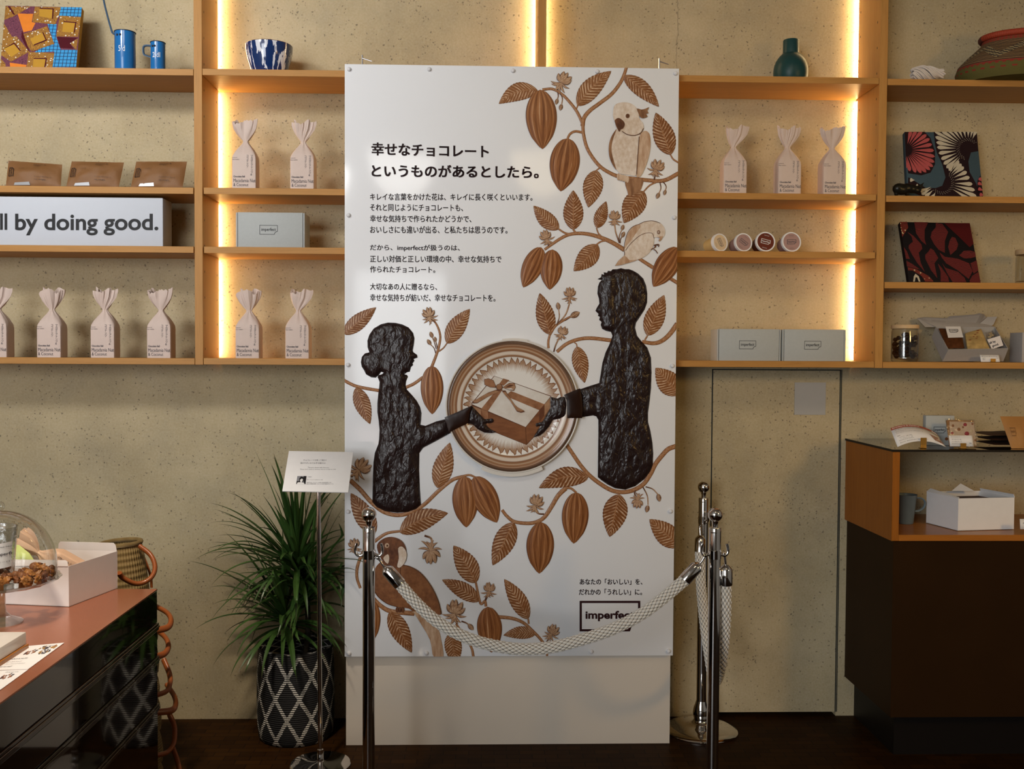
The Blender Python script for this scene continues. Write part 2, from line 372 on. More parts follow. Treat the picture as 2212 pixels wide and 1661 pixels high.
for k in range(4): x = wx0 + (wx1 - wx0) * k / 3; m.box(x - .03, x + .03, YF - .12, YF - .04, wz0, wz1)
for z in (wz0, 2.3, wz1): m.box(wx0, wx1, YF - .12, YF - .04, z - .03, z + .03)
struct(m.build('window_1', M_['darkmetal']))
# ------------------------------------------------------------------ the oak wall shelving
SH = -0.241                                                  # front edge of the shelves
T = 0.0235
Z = dict(L=(2.4748, 2.0475, 1.8335, 1.4255), M=(2.4770, 2.0480, 1.8335, 1.4265), R=(2.4743, 2.0440, 1.7234, 1.4255))
UPR = [(-2.35, -2.32), (-1.0545, -1.0250), (0.197, 0.2265), (1.4629, 1.4924), (2.40, 2.43)]
shelving = thing('wall_shelving', 'open oak shelving fixed across the concrete wall, lit by warm strips', 'shelves', (0, 0, 1.40))
for i, (a, b) in enumerate(UPR):
    m = MB().box(a, b, SH, -0.024, 1.402, 3.25)
    u = m.build('upright', M_['oakz'], shelving, bevel=0.0008, seg=1)
    sides = {0: (b,), 1: (a, b), 2: (a, b), 3: (a, b), 4: (a,)}[i]
    m = MB()                                                 # rows of peg holes for the loose shelves
    for x in sides:
        s = -1 if x == a else 1
        for y in (-0.215, -0.045):
            for k in range(58):
                zz = 1.46 + k * 0.0315
                if k % 3 == 0: m.box(x - 0.0004, x + 0.0004, y - 0.0022, y + 0.0022, zz - 0.004, zz + 0.004)
    tag(m.build('peg_holes', M_['black'], u), kind='stuff')
for (x0, x1), key in (((UPR[0][1], UPR[1][0]), 'L'), ((UPR[1][1], UPR[2][0]), 'M'), ((UPR[2][1], UPR[3][0]), 'M'), ((UPR[3][1], UPR[4][0]), 'R')):
    for k, z in enumerate(Z[key]):
        gp = 0.0015 if k in (0, 3) else 0.004
        MB().box(x0 + gp, x1 - gp, SH + (0.0 if k in (0, 3) else 0.002), -0.001, z - T, z).build('shelf', M_['oakx'], shelving, bevel=0.0008, seg=1)
    MB().box(x0, x1, SH, -0.001, 3.22, 3.25).build('shelf', M_['oakx'], shelving)
# the warm light strips sit in the corner between upright and wall, one length in each compartment
for x, s in ((UPR[1][1], 1), (UPR[2][0], -1), (UPR[2][1], 1), (UPR[3][0], -1)):
    zs = [3.22] + [q for q in Z['M']]
    for k in range(4):
        zt = zs[k] - (T if k else 0) - 0.004; zb = zs[k + 1] + 0.004
        a, b = x - s * 0.0120, x - s * 0.0065                  # in the slot behind the upright: only the face towards the compartment glows
        m = MB().box(min(a, b), max(a, b), -0.0215, -0.0015, zb, zt, 1); q = [(b + s * .0002, -0.0205, zb), (b + s * .0002, -0.0020, zb), (b + s * .0002, -0.0020, zt), (b + s * .0002, -0.0205, zt)]
        m.add(q, [(0, 1, 2, 3) if s > 0 else (3, 2, 1, 0)], None, 0); m.build('light_strip', [M_['led'], M_['darkmetal']], shelving, merge=False)

# ------------------------------------------------------------------ twist-top chocolate bags
def make_bag(seed, name, label, group=None):
    R = random.Random(seed); t = thing(name, label, 'bag', group=group)
    n = 48; CRS = [R.uniform(-1, 1) for _ in range(48)]; CRS = [.5 * CRS[i] + .25 * CRS[i - 1] + .25 * CRS[i - 2] for i in range(48)]; w, d = 0.0885, 0.066; ph = R.uniform(0, 6.3); tw = R.uniform(-0.5, 0.5); wide = R.uniform(0.031, 0.043); lean = R.uniform(-0.006, 0.010)
    rows = [(0, 0, 12), (0.006, 0, 14), (0.06, 0, 14), (0.108, 0, 14), (0.120, .03, 10), (0.135, .22, 6), (0.150, .50, 4), (0.163, .80, 3), (0.172, .98, 2), (0.178, 1, 2)]
    vs = []
    for z, k, p in rows:
        for i in range(n):
            a = 2 * math.pi * i / n + math.pi / 4 * 0
            c, s_ = math.cos(a), math.sin(a)
            r = (abs(c) ** p + abs(s_) ** p) ** (-1 / p)
            hx = w / 2 * (1 - k) + 0.0095 * k; hy = d / 2 * (1 - k) + 0.0080 * k
            cr = 1 + 0.10 * k * math.sin(9 * a + ph) + 0.16 * CRS[i] * k
            vs.append((c * r * hx * cr, s_ * r * hy * cr, z))
    top = [(0.190, .30), (0.205, .62), (0.222, .88), (0.238, 1), (0.248, 1.02)]
    for q, (z, k) in enumerate(top):
        for i in range(n):
            a = 2 * math.pi * i / n; b = a + tw * k
            f = 1 + 0.16 * math.sin(3 * a + ph) * k + 0.10 * math.sin(7 * a + ph * 2) * (1.2 - k) + 0.30 * CRS[i] * (.35 + .65 * k)
            zz = z + (.006 * CRS[(i * 5) % n] if q == 4 else 0) + (0.007 * math.sin(2 * a + ph) + 0.004 * math.sin(5 * a - ph)) * (k if q > 2 else 0)
            vs.append((math.cos(b) * (0.0095 + (wide - 0.0095) * k) * f + lean * k, math.sin(b) * (0.008 + 0.012 * k) * f, zz))
    N = len(rows) + len(top); fs = [list(range(n))[::-1]]
    for j in range(N - 1):
        for i in range(n): fs.append((j * n + i, j * n + (i + 1) % n, (j + 1) * n + (i + 1) % n, (j + 1) * n + i))
    pbg = MB().add(vs, fs).build('paper_bag', M_['bag'], t, world=False)
    y = -d / 2 - 0.0008; x0 = -w / 2 + 0.006; q = w / 150.0
    def fr(a0, a1, z0, z1): return lambda u, v: Vector((-w / 2 + (a0 + (a1 - a0) * u) * q, y, (z0 + (z1 - z0) * v) * q))
    m = MB()
    text_on(m, 'Macadamia Nut', fr(11, 146, 38, 60), 0.0, 0); text_on(m, '& Coconut', fr(11, 103, 13, 33), 0.0, 0)
    text_on(m, 'Chocolate Ball', fr(11, 82, 68, 79), 0.025, 0)
    m.build('lettering', M_['greytext'], pbg, world=False); m = MB()
    text_on(m, '\n'.join('マカダミアナッツ&'), fr(116, 132, 80, 206), 0.0, 0, ls=0.85); text_on(m, '\n'.join('ココナッツ'), fr(91, 104, 130, 206), 0.0, 0, ls=0.85)
    m.build('vertical_lettering', M_['greytext'], pbg, world=False); m = MB()
    text_on(m, 'clean maldon', fr(2, 48, 176, 182), 0.0, 0); text_on(m, 'natural', fr(2, 34, 188, 193), 0.0, 0)
    m.build('small_print', M_['greytext'], t, world=False)
    return t
bag_proto = [None] * 4
def place_bag(px, k, shelf, Y, label, rz=0.0):
    z = Z[shelf[0]][int(shelf[1])]; x = at(px, 600, Y).x
    if bag_proto[k] is None: o = bag_proto[k] = make_bag(k * 7 + 3, 'chocolate_bag', label)
    else: o = copy_tree(bag_proto[k])
    tag(o, label, 'bag', 'blush paper bags of chocolate balls'); move(o, (x, Y, z), rz); return o
BY = -0.195
place_bag(-4, 0, 'L3', BY, 'blush paper bag cut off by the photo edge on the lowest left shelf')
place_bag(112, 1, 'L3', BY, 'blush twist-top bag on the lowest left shelf, second bag from the photo edge')
place_bag(227, 2, 'L3', BY, 'blush bag with the widest fan top, third along the lowest left shelf')
place_bag(348, 3, 'L3', BY, 'blush bag nearest the upright on the lowest left shelf')
place_bag(538, 1, 'M3', BY, 'blush bag beside the glowing strip, on the lowest shelf left of the big panel')
place_bag(645, 0, 'M3', BY, 'blush bag next to the white panel, on the lowest shelf left of it')
place_bag(532, 3, 'M1', BY, 'blush bag nearer the glowing strip, on the second shelf under the drip-glazed bowl')
place_bag(656, 2, 'M1', BY, 'blush bag next to the white panel, on the second shelf under the drip-glazed bowl')
place_bag(1581, 0, 'M1', BY, 'blush bag nearest the white panel, on the shelf under the teal vase')
place_bag(1697, 2, 'M1', BY, 'middle blush bag of three on the shelf under the teal vase', 0.02)
place_bag(1793, 3, 'M1', BY, 'blush bag beside the glowing strip, on the shelf under the teal vase', 0.03)

# ------------------------------------------------------------------ grey cartons
def make_carton(name, label, rz=0):
    t = thing(name, label, 'box', group='grey gift cartons'); w, d, h = 0.2505, 0.11, 0.1275
    bdy = MB().box(-w / 2 + .007, w / 2 - .007, -d / 2, d / 2, 0, h).build('body', M_['boxgrey'], t, world=False, bevel=0.0012)
    for s in (-1, 1):
        MB().box(min(s * w / 2, s * (w / 2 - .0055)), max(s * w / 2, s * (w / 2 - .0055)), -d / 2 + .001, d / 2, 0, h - .001).build('side_flap', M_['boxgrey'], t, world=False, bevel=0.001)
        MB().box(s * (w / 2 - .0062) - .0012, s * (w / 2 - .0062) + .0012, -d / 2 + .003, d / 2 - .01, .002, h - .004).build('slot', M_['black'], t, world=False)
    m = MB(); LOGO(m, lambda u, v: Vector((-.033 + .066 * u - .006, -d / 2 - .0006, .047 + .034 * v)), 0, 0.022, bold=0.012)
    m.build('logo', M_['black'], bdy, world=False); return t
ct = make_carton('carton', 'grey carton with framed logo, alone on the shelf above the two left bags')
move(ct, (at(590, 500, -.18).x, -.175, Z['M'][2]))
c2 = copy_tree(ct); tag(c2, 'left one of the two grey cartons on the lowest shelf right of the white panel'); move(c2, (at(1610.5, 745, -.18).x, -.175, Z['M'][3]), 0.0)
c3 = copy_tree(ct); tag(c3, 'right one of the two grey cartons, beside the glowing strip right of the panel'); move(c3, (at(1749.5, 745, -.18).x, -.174, Z['M'][3]), 0.0)
for c in (c2, c3):
    c.scale = (0.955, 1, 0.93)

# ------------------------------------------------------------------ slogan sign box
t = thing('slogan_sign', 'long white sign box with black lettering on the left shelf', 'sign', (at(200, 500, -.22).x, -.2, Z['L'][2]))
xa, xb = -2.3, at(352, 480, -.225).x; zt = at(200, 426, -.225).z
sg = MB().box(xa, xb, -0.225, -0.12, Z['L'][2], zt).build('body', M_['signwhite'], t, bevel=0.003)
m = MB(); q = lambda x0, y0, x1, y1: (lambda u, v: at(x0 + (x1 - x0) * u, y1 + (y0 - y1) * v, -.2257))
text_on(m, 'by doing good.', q(32.6, 461.5, 342, 508.5), 0.022, res=8); text_on(m, 'Do well', q(-120, 461, 15.5, 497), 0.022, res=8)
m.build('lettering', M_['black'], sg)

# ------------------------------------------------------------------ printed fabric canvases
def canvas(name, label, bl, br, tr, tl, Yb, Yt, zshelf, side):
    z = zshelf; q = [at(*bl, Yb), at(*br, Yb), at(*tr, Yt), at(*tl, Yt)]
    q[0].z = q[1].z = z + 0.0005
    n = (q[1] - q[0]).cross(q[3] - q[0]).normalized(); p0 = q[0]
    q[2] = onplane(*tr, p0, n)
    t = thing(name, label, 'canvas', ((q[0].x + q[1].x) / 2, Yb, z))
    back = [p - n * 0.022 for p in q]
    mb = MB(); mb.slab(q, 0.022); mb.build('canvas_panel', side, t, bevel=0.0015)
    a = [q[1] - q[0], q[2] - q[1], q[3] - q[2], q[0] - q[3]]
    pl = [n.cross(e).normalized() for e in a]
    def mp(px, py, h=0.0):
        p = onplane(px, py, p0 + n * (0.0006 + h), n)
        for e, c in zip(pl, q):
            dd = (p - c).dot(e)
            if dd < 0: p = p - e * dd
        return p
    return t, mp, n
def pol(mb, mp, pts, o, s, mi, h=0.0): mb.add([mp(o[0] + x * s, o[1] + y * s, h) for x, y in pts], [list(range(len(pts)))[::-1]], [(x * .01, y * .01) for x, y in pts], mi)
def orn(name, c1, c2, dots, scale=260):
    m = Mat(name); o = m.obj(); v = m.voro(o, scale); w = m.math('SINE', m.math('MULTIPLY', m.noise(o, 30, 2, .5, 2), 90))
    c = m.mix(m.math('GREATER_THAN', w, 0.25), c1, c2); r = m.n('TexVoronoi', {'Vector': o, 'Scale': 95.0}); k = m.n('SeparateColor', {0: r.outputs['Color']})
    c = m.mix(m.math('MULTIPLY', m.math('LESS_THAN', r.outputs['Distance'], 0.28), m.math('GREATER_THAN', k.outputs[0], 0.45)), c, dots); m.p(col=c, rough=0.75); return m.m
def grid(name, c1, c2, sc, th=.16):
    m = Mat(name); s = m.n('SeparateXYZ', {0: m.obj()}); f = lambda x: m.math('LESS_THAN', m.math('FRACT', m.math('MULTIPLY', x, sc)), th)
    m.p(col=m.mix(m.math('MAXIMUM', f(s.outputs[0]), f(s.outputs[2])), c1, c2), rough=0.75); return m.m
c_gold = orn('ornate_gold_print', (0.42, 0.20, 0.02), (0.16, 0.055, 0.01), (0.75, 0.72, 0.62)); c_plum = orn('plum_print', (0.20, 0.05, 0.08), (0.075, 0.012, 0.035), (0.12, 0.03, 0.06))
c_blue = grid('blue_check_print', (0.035, 0.30, 0.62), (0.006, 0.022, 0.09), 72); c_or = plain('orange_print', (0.75, 0.22, 0.025), 0.75); c_y = plain('ochre_print', (0.50, 0.265, 0.03), 0.75); c_wine = plain('wine_print', (0.075, 0.004, 0.010), 0.75)
t, mp, n = canvas('fabric_canvas', 'orange, blue and plum patterned fabric canvas leaning at the far left of the top shelf', (0, 144), (164, 145), (177, 16), (12, 14), -.20, -.105, Z['L'][0], c_y)
O, S = (0, 0), 0.1989; m = MB(); pol(m, mp, [(-50, 20), (960, 20), (960, 800), (-50, 800)], O, S, 0, -.0002)
for pts in ([(650, 70), (900, 70), (890, 200), (640, 170)], [(515, 260), (615, 260), (610, 400), (660, 540), (840, 540), (830, 730), (560, 730), (590, 560), (370, 570), (480, 500), (590, 480)]): pol(m, mp, pts, O, S, 1)
for pts in ([(190, 145), (300, 150), (360, 150), (345, 240), (385, 250), (345, 330), (255, 350)], [(105, 680), (290, 705), (280, 730), (110, 730)]): pol(m, mp, pts, O, S, 2)
pol(m, mp, [(620, 400), (845, 410), (760, 470), (800, 530), (650, 520)], O, S, 4)
for pts in ([(50, 70), (330, 70), (250, 120), (140, 180), (40, 215)], [(380, 70), (660, 80), (640, 170), (600, 265), (350, 240), (365, 150)], [(650, 170), (890, 185), (850, 400), (610, 395)], [(255, 370), (510, 285), (590, 475), (345, 560), (300, 500)], [(0, 260), (50, 265), (130, 400), (180, 395), (320, 560), (120, 670), (0, 600)], [(310, 565), (590, 575), (570, 730), (290, 730)], [(760, 470), (845, 420), (830, 545)], [(0, 640), (60, 690), (60, 730), (0, 730)]): pol(m, mp, pts, O, S, 3, .0004)
for pts in ([(430, 85), (585, 92), (575, 205), (425, 175)], [(690, 230), (830, 240), (810, 355), (675, 345)], [(325, 420), (470, 350), (510, 440), (365, 495)], [(40, 530), (155, 460), (230, 550), (120, 620)], [(365, 630), (510, 630), (495, 730), (355, 730)]): pol(m, mp, pts, O, S, 5, .0008)
for pts in ([(430, 85), (585, 92), (575, 205), (563, 203), (570, 102), (430, 95)], [(690, 230), (830, 240), (810, 355), (798, 353), (815, 250), (690, 240)], [(470, 350), (510, 440), (365, 495), (368, 482), (494, 432), (458, 352)], [(40, 530), (155, 460), (230, 550), (215, 555), (152, 478), (42, 525)], [(365, 630), (510, 630), (495, 730), (480, 730), (495, 642), (365, 640)], [(85, 70), (110, 70), (165, 160), (145, 160)], [(240, 330), (320, 560), (300, 545), (230, 400)]): pol(m, mp, pts, O, S, 4, .0012)
m.build('printed_fabric', [c_plum, c_blue, c_or, c_gold, c_wine, c_y], t)

c_slate = plain('slate_blue_print', (0.045, 0.078, 0.10), 0.8); c_mar = plain('maroon_black_print', (0.014, 0.004, 0.006), 0.8); c_pink = plain('pink_print', (0.42, 0.085, 0.085), 0.8); c_cream = plain('cream_print', (0.52, 0.47, 0.36), 0.8)
def petal(a, b, w):
    a = Vector(a); b = Vector(b); dx = b - a; nn = Vector((-dx.y, dx.x)).normalized(); out = []
    for k, q in ((0, .12), (.3, .3), (.6, .72), (.8, 1), (.92, .8), (1, .0)): out.append(a + dx * k + nn * w * q / 2)
    for k, q in ((.92, .8), (.8, 1), (.6, .72), (.3, .3)): out.append(a + dx * k - nn * w * q / 2)
    return [tuple(p) for p in out]
t, mp, n = canvas('fabric_canvas', 'slate blue fabric canvas with white and pink petal fans on the right shelf', (1961, 419), (2124.5, 422), (2110, 285), (1954, 285), -.17, -.09, Z['R'][1], c_slate)
O, S = (1900, 270), 0.14105; m = MB()
pol(m, mp, [(830, 100), (1490, 100), (1510, 400), (1400, 420), (1360, 560), (1380, 720), (1480, 900), (1550, 1090), (620, 1090), (600, 960), (860, 965), (960, 930), (1010, 800), (960, 600), (880, 430), (850, 300)], O, S, 1)
pol(m, mp, [(380, 100), (690, 100), (780, 200), (850, 400), (850, 600), (780, 730), (640, 770), (440, 740), (390, 500)], O, S, 1)
pol(m, mp, [(1545, 770), (1500, 850), (1490, 1090), (1600, 1090)], O, S, 1)
pol(m, mp, [(440, 800), (560, 870), (700, 960), (640, 1090), (430, 1000)], O, S, 1)
for i, tip in enumerate([(480, 90), (560, 85), (650, 90), (720, 145), (770, 210), (805, 295), (835, 390), (848, 485), (842, 570), (822, 640), (775, 690), (715, 728), (640, 738), (555, 730), (465, 708), (405, 660)]):
    an = math.atan2(tip[1] - 380, tip[0] - 400); pol(m, mp, petal((400 + 95 * math.cos(an), 380 + 95 * math.sin(an)), tip, 58), O, S, 2, .0005)
for tip in [(840, 95), (850, 178), (866, 262), (878, 340), (904, 432), (940, 522), (978, 600), (1022, 660), (1060, 700), (950, 80), (1040, 60), (1130, 60), (1210, 60), (1290, 60), (1360, 60), (1425, 60), (1480, 80)]:
    an = math.atan2(tip[1] - 370, tip[0] - 1350); r = 175; pol(m, mp, petal((1350 + r * math.cos(an), 370 + r * math.sin(an)), tip, 60 if tip[0] > 845 and tip[1] > 70 else 46), O, S, 3, .0005)
for tip in [(1215, 545), (1255, 595), (1292, 640), (1338, 715), (1382, 800), (1425, 905), (1462, 1000), (1490, 1100), (1390, 1150), (620, 1020), (640, 1060), (700, 1100), (800, 1120), (465, 840), (540, 885), (590, 930)]:
    cx, cy = 960, 880; an = math.atan2(tip[1] - cy, tip[0] - cx); r = 185 if tip[0] > 600 else 420; pol(m, mp, petal((cx + r * math.cos(an), cy + r * math.sin(an)), tip, 62), O, S, 3, .0005)
for tip, b in (((1520, 815), (1600, 870)), ((1505, 885), (1600, 930)), ((1510, 970), (1600, 1010)), ((1530, 1060), (1620, 1080))): pol(m, mp, petal(b, tip, 55), O, S, 2, .0005)
for k in range(46):
    for (cx, cy, r, a0, a1) in ((1350, 370, 165, 1.9, 5.6), (960, 880, 178, -0.9, 2.4)):
        a = a0 + (a1 - a0) * k / 45; rr = r - (k % 3) * 16; x, y = cx + rr * math.cos(a), cy + rr * math.sin(a)
        pol(m, mp, [(x - 5, y), (x, y - 5), (x + 5, y), (x, y + 5)], O, S, 3, .0008)
m.build('printed_fabric', [c_slate, c_mar, c_pink, c_cream], t)

c_blk = plain('black_cotton', (0.006, 0.004, 0.005), 0.8)
def redp():
    m = Mat('red_petal_print'); u, v = m.uvs(); s = m.math('SINE', m.math('MULTIPLY', m.math('ADD', v, m.math('MULTIPLY', m.noise(m.uv(), 1.2, 2), 0.8)), 42))
    m.p(col=m.mix(m.math('MULTIPLY_ADD', s, 0.5, 0.5), (0.045, 0.003, 0.004), (0.16, 0.008, 0.007)), rough=0.8); return m.m
c_red = redp(); c_dots = orn('red_dotted_print', (0.18, 0.02, 0.008), (0.09, 0.006, 0.004), (0.55, 0.45, 0.25)); c_dred = plain('dark_red_print', (0.075, 0.004, 0.005), 0.8)
t, mp, n = canvas('fabric_canvas', 'black fabric canvas with dark red petals on the right shelf', (1964, 608), (2118.6, 610), (2095.3, 482), (1943.7, 479), -.18, -.07, Z['R'][2], c_blk)
O, S = (1900, 460), 0.14105; m = MB()
for pts in ([(530, 135), (745, 140), (690, 260), (690, 400), (715, 490), (640, 430), (560, 310)], [(860, 150), (960, 165), (1050, 290), (1000, 430), (1000, 610), (900, 560), (830, 470), (780, 370), (800, 290), (860, 220)], [(420, 285), (520, 350), (640, 480), (655, 545), (600, 610), (630, 760), (695, 905), (580, 770), (500, 640), (445, 540), (450, 490), (510, 440), (490, 360)], [(780, 540), (830, 570), (900, 690), (840, 770), (885, 1000), (790, 880), (700, 700), (700, 640), (750, 590)], [(1110, 365), (1160, 380), (1205, 480), (1180, 560), (1085, 645), (1050, 520), (1075, 420)], [(1220, 650), (1290, 580), (1390, 575), (1470, 600), (1475, 670), (1380, 695), (1290, 695)], [(920, 605), (1000, 670), (1200, 700), (1370, 770), (1425, 890), (1365, 1010), (1200, 880), (1020, 770), (950, 680)], [(955, 765), (1010, 840), (1200, 900), (1300, 990), (1330, 1060), (1120, 1060), (1040, 930)], [(890, 770), (960, 850), (1050, 980), (1065, 1055), (935, 1050), (935, 900)], [(1390, 770), (1490, 725), (1530, 880), (1440, 930)], [(1380, 1030), (1420, 960), (1540, 900), (1560, 1070), (1380, 1060)], [(410, 730), (500, 780), (620, 865), (420, 820)], [(370, 520), (420, 590), (465, 705), (405, 700)]): pol(m, mp, pts, O, S, 0)
pol(m, mp, [(990, 155), (1380, 155), (1440, 470), (1380, 525), (1200, 350)], O, S, 1)
for pts in ([(310, 135), (420, 135), (440, 220), (390, 300), (350, 370), (325, 260)], [(430, 830), (560, 860), (760, 970), (830, 1050), (700, 1050), (640, 960), (500, 880), (440, 880)]): pol(m, mp, pts, O, S, 2)
pol(m, mp, [(515, 1050), (525, 970), (550, 930), (600, 970), (625, 1050), (600, 1050), (575, 985), (550, 985), (540, 1050)], O, S, 3, .0004)
m.build('printed_fabric', [c_red, c_dred, c_dots, c_cream], t)

# ------------------------------------------------------------------ blue enamel measures
M_['enamel'] = plain('blue_enamel', (0.016, 0.155, 0.43), 0.22, var=0.06, scale=20, coat=0.4); M_['enamelrim'] = plain('worn_black_rim', (0.03, 0.035, 0.05), 0.45, 0.3); M_['handle'] = plain('grey_enamel_handle', (0.055, 0.10, 0.16), 0.4)
def measure(pxl, pxr, pyt, Y, name, label, txt, txtpx):
    z = Z['L'][0]; a = at(pxl, 120, Y); b = at(pxr, 120, Y); r = (b.x - a.x) / 2 * 0.985; cx = (a.x + b.x) / 2; zt = at((pxl + pxr) / 2, pyt, Y - r * .5).z
    t = thing(name, label, 'cup', (cx, Y, z)); h = zt - z
    vsl = MB().lathe([(0, 0.001), (r * .97, 0), (r, 0.004), (r, h), (r * .97, h), (r * .96, 0.006), (0, 0.005)], 48, (cx, Y, z)).build('vessel', M_['enamel'], t)
    MB().lathe([(r * .97, h - .001), (r * 1.05, h - .0015), (r * 1.06, h + .0005), (r * 1.0, h + .0015), (r * .96, h)], 48, (cx, Y, z)).build('rim', M_['enamelrim'], t)
    m = MB()
    for s in (0.30, 0.62): an = math.radians(-90 - 45 + 60 * s); m.ell((cx + r * math.cos(an), Y + r * math.sin(an), zt - .018), (.0042, .0042, .0042), 10, 6)
    m.build('rivet', M_['enamelrim'], t)
    m = MB()
    def fn(u, v):
        px = txtpx[0] + (txtpx[2] - txtpx[0]) * u; py = txtpx[3] + (txtpx[1] - txtpx[3]) * v; p = at(px, py, Y - r)
        dx = max(-.95 * r, min(.95 * r, p.x - cx)); return Vector((p.x, Y - math.sqrt(r * r - dx * dx) - .0007, p.z))
    text_on(m, txt, fn, 0.0, res=5); m.build('lettering', M_['whitetext'], vsl)
    return t, cx, r, z, zt
t, cx, r, z, zt = measure(248.5, 292.5, 67, -.17, 'enamel_ladle', 'tall blue enamel measure with a long upright grey handle', '5 d', (255.5, 97.5, 269.5, 110))
m = MB(); p = [at(247.5, 74, -.17), at(243.5, 71, -.17), at(241, 66, -.17), at(232, 34, -.17), at(223.5, -2, -.17), at(214, -60, -.17), at(212, -72, -.17), at(206, -70, -.17)]
m.tube(crom(p, 5), 0.0036, 8); m.build('handle', M_['handle'], t)
t, cx, r, z, zt = measure(325.5, 357, 90.5, -.17, 'enamel_mug', 'small blue enamel mug marked in white, handle to the left, beside the tall measure', '2 dl', (329, 112, 345, 123))
m = MB(); p = [at(326, 99, -.17), at(316, 98.5, -.17), at(310.5, 101, -.17), at(309.5, 108, -.17), at(311, 117, -.17), at(316, 120, -.17), at(326, 123.5, -.17)]
m.tube(crom(p, 5), 0.0045, 8, flat=0.5); m.build('handle', M_['handle'], t)

# ------------------------------------------------------------------ drip-glazed bowl
def bowlmat():
    m = Mat('blue_drip_glaze'); u, v = m.uvs(); x = m.math('MULTIPLY', u, 26); n1 = m.noise(m.vec(x, 0.3), 1.0, 2, .6)
    w = m.noise(m.vec(x, m.math('MULTIPLY', v, 2.2)), 1.05, 3, 0.55, 0.4)
    lim = m.ramp(n1, [(0.35, 0.0), (0.7, 1.0)])
    drip = m.math('MULTIPLY', m.math('GREATER_THAN', w, 0.54), m.math('GREATER_THAN', m.math('ADD', v, 0.6), m.math('SUBTRACT', 1.0, lim)))
    c = m.mix(drip, (0.008, 0.030, 0.125), (0.72, 0.74, 0.80)); br = m.math('MULTIPLY', m.math('GREATER_THAN', u, 0.475), m.math('LESS_THAN', u, 0.565))
    br = m.math('MULTIPLY', br, m.math('GREATER_THAN', m.math('ADD', v, m.math('MULTIPLY', m.math('ABSOLUTE', m.math('SUBTRACT', u, .50)), -6)), 0.28))
    m.p(col=m.mix(br, c, (0.12, 0.035, 0.022)), rough=0.12, coat=0.6); return m.m
a, b = at(530.5, 120, -.14), at(632, 120, -.14); cx = (a.x + b.x) / 2; r = (b.x - a.x) / 2; z = Z['M'][0]; h = at(580, 93, -.14 - r * .5).z - z
t = thing('ceramic_bowl', 'blue ceramic bowl with white drip glaze on the top shelf left of the panel', 'bowl', (cx, -.14, z))
MB().lathe([(0, .004), (r * .62, 0.002), (r * .66, 0), (r * .70, .004), (r * .80, h * .25), (r * .92, h * .55), (r * .985, h * .82), (r, h)], 64, (cx, -.14, z)).build('bowl_outside', bowlmat(), t)
MB().lathe([(r, h), (r * .985, h + .002), (r * .965, h), (r * .9, h * .6), (r * .7, h * .2), (0, h * .08)], 64, (cx, -.14, z)).build('bowl_inside', plain('dark_brown_clay', (0.10, 0.04, 0.025), 0.35), t)

# ------------------------------------------------------------------ teal vase
cx = at(1708.5, 130, -.13).x; z = Z['M'][0]; k = (at(1745, 130, -.13).x - cx)
t = thing('bottle_vase', 'dark teal bottle vase with a straight neck on the top shelf', 'vase', (cx, -.13, z))
hz = at(1708, 83.5, -.15).z - z; sh = at(1708, 113, -.15).z - z
prof = [(0, .001), (k * .78, 0)] + [(k * math.cos(a), sh * .40 + sh * .68 * math.sin(a)) for a in [-0.60 + i * (1.675 / 16) for i in range(17)]] + [(k * .47, sh), (k * .465, sh + .004), (k * .465, hz - .002), (k * .45, hz), (k * .42, hz - .004), (k * .42, sh)]
MB().lathe(prof, 56, (cx, -.13, z)).build('vase_body', plain('matte_teal_glaze', (0.012, 0.050, 0.052), 0.38, var=0.05), t)

# ------------------------------------------------------------------ kraft snack pouches
def pouch_mb(q, puff, n=14, m_=9, seed=1, front=1):
    q = [Vector(p) for p in q]; nrm = (q[1] - q[0]).cross(q[3] - q[0]).normalized(); vs = []; uv = []
    for side in (1, -0.6):
        for j in range(m_ + 1):
            for i in range(n + 1):
                u, v = i / n, j / m_; p = (q[0] * (1 - u) + q[1] * u) * (1 - v) + (q[3] * (1 - u) + q[2] * u) * v
                k = (math.sin(math.pi * u) ** .6) * (math.sin(math.pi * min(1, v * 1.06)) ** .6) if v < .94 else 0
                k = k * (1 + 0.45 * noise.noise(Vector((u * 5 + seed * 9, v * 3, side)))) + .10 * noise.noise(Vector((u * 16, v * 12 + seed * 5, side)))
                vs.append(p + nrm * (puff * k * side)); uv.append((u, v))
    fs = []; K = (n + 1) * (m_ + 1)
    for j in range(m_):
        for i in range(n):
            a = j * (n + 1) + i; fs.append((a, a + 1, a + n + 2, a + n + 1)); fs.append((a + K, a + n + 1 + K, a + n + 2 + K, a + 1 + K))
    return MB().add(vs, fs, uv, 0, True), nrm
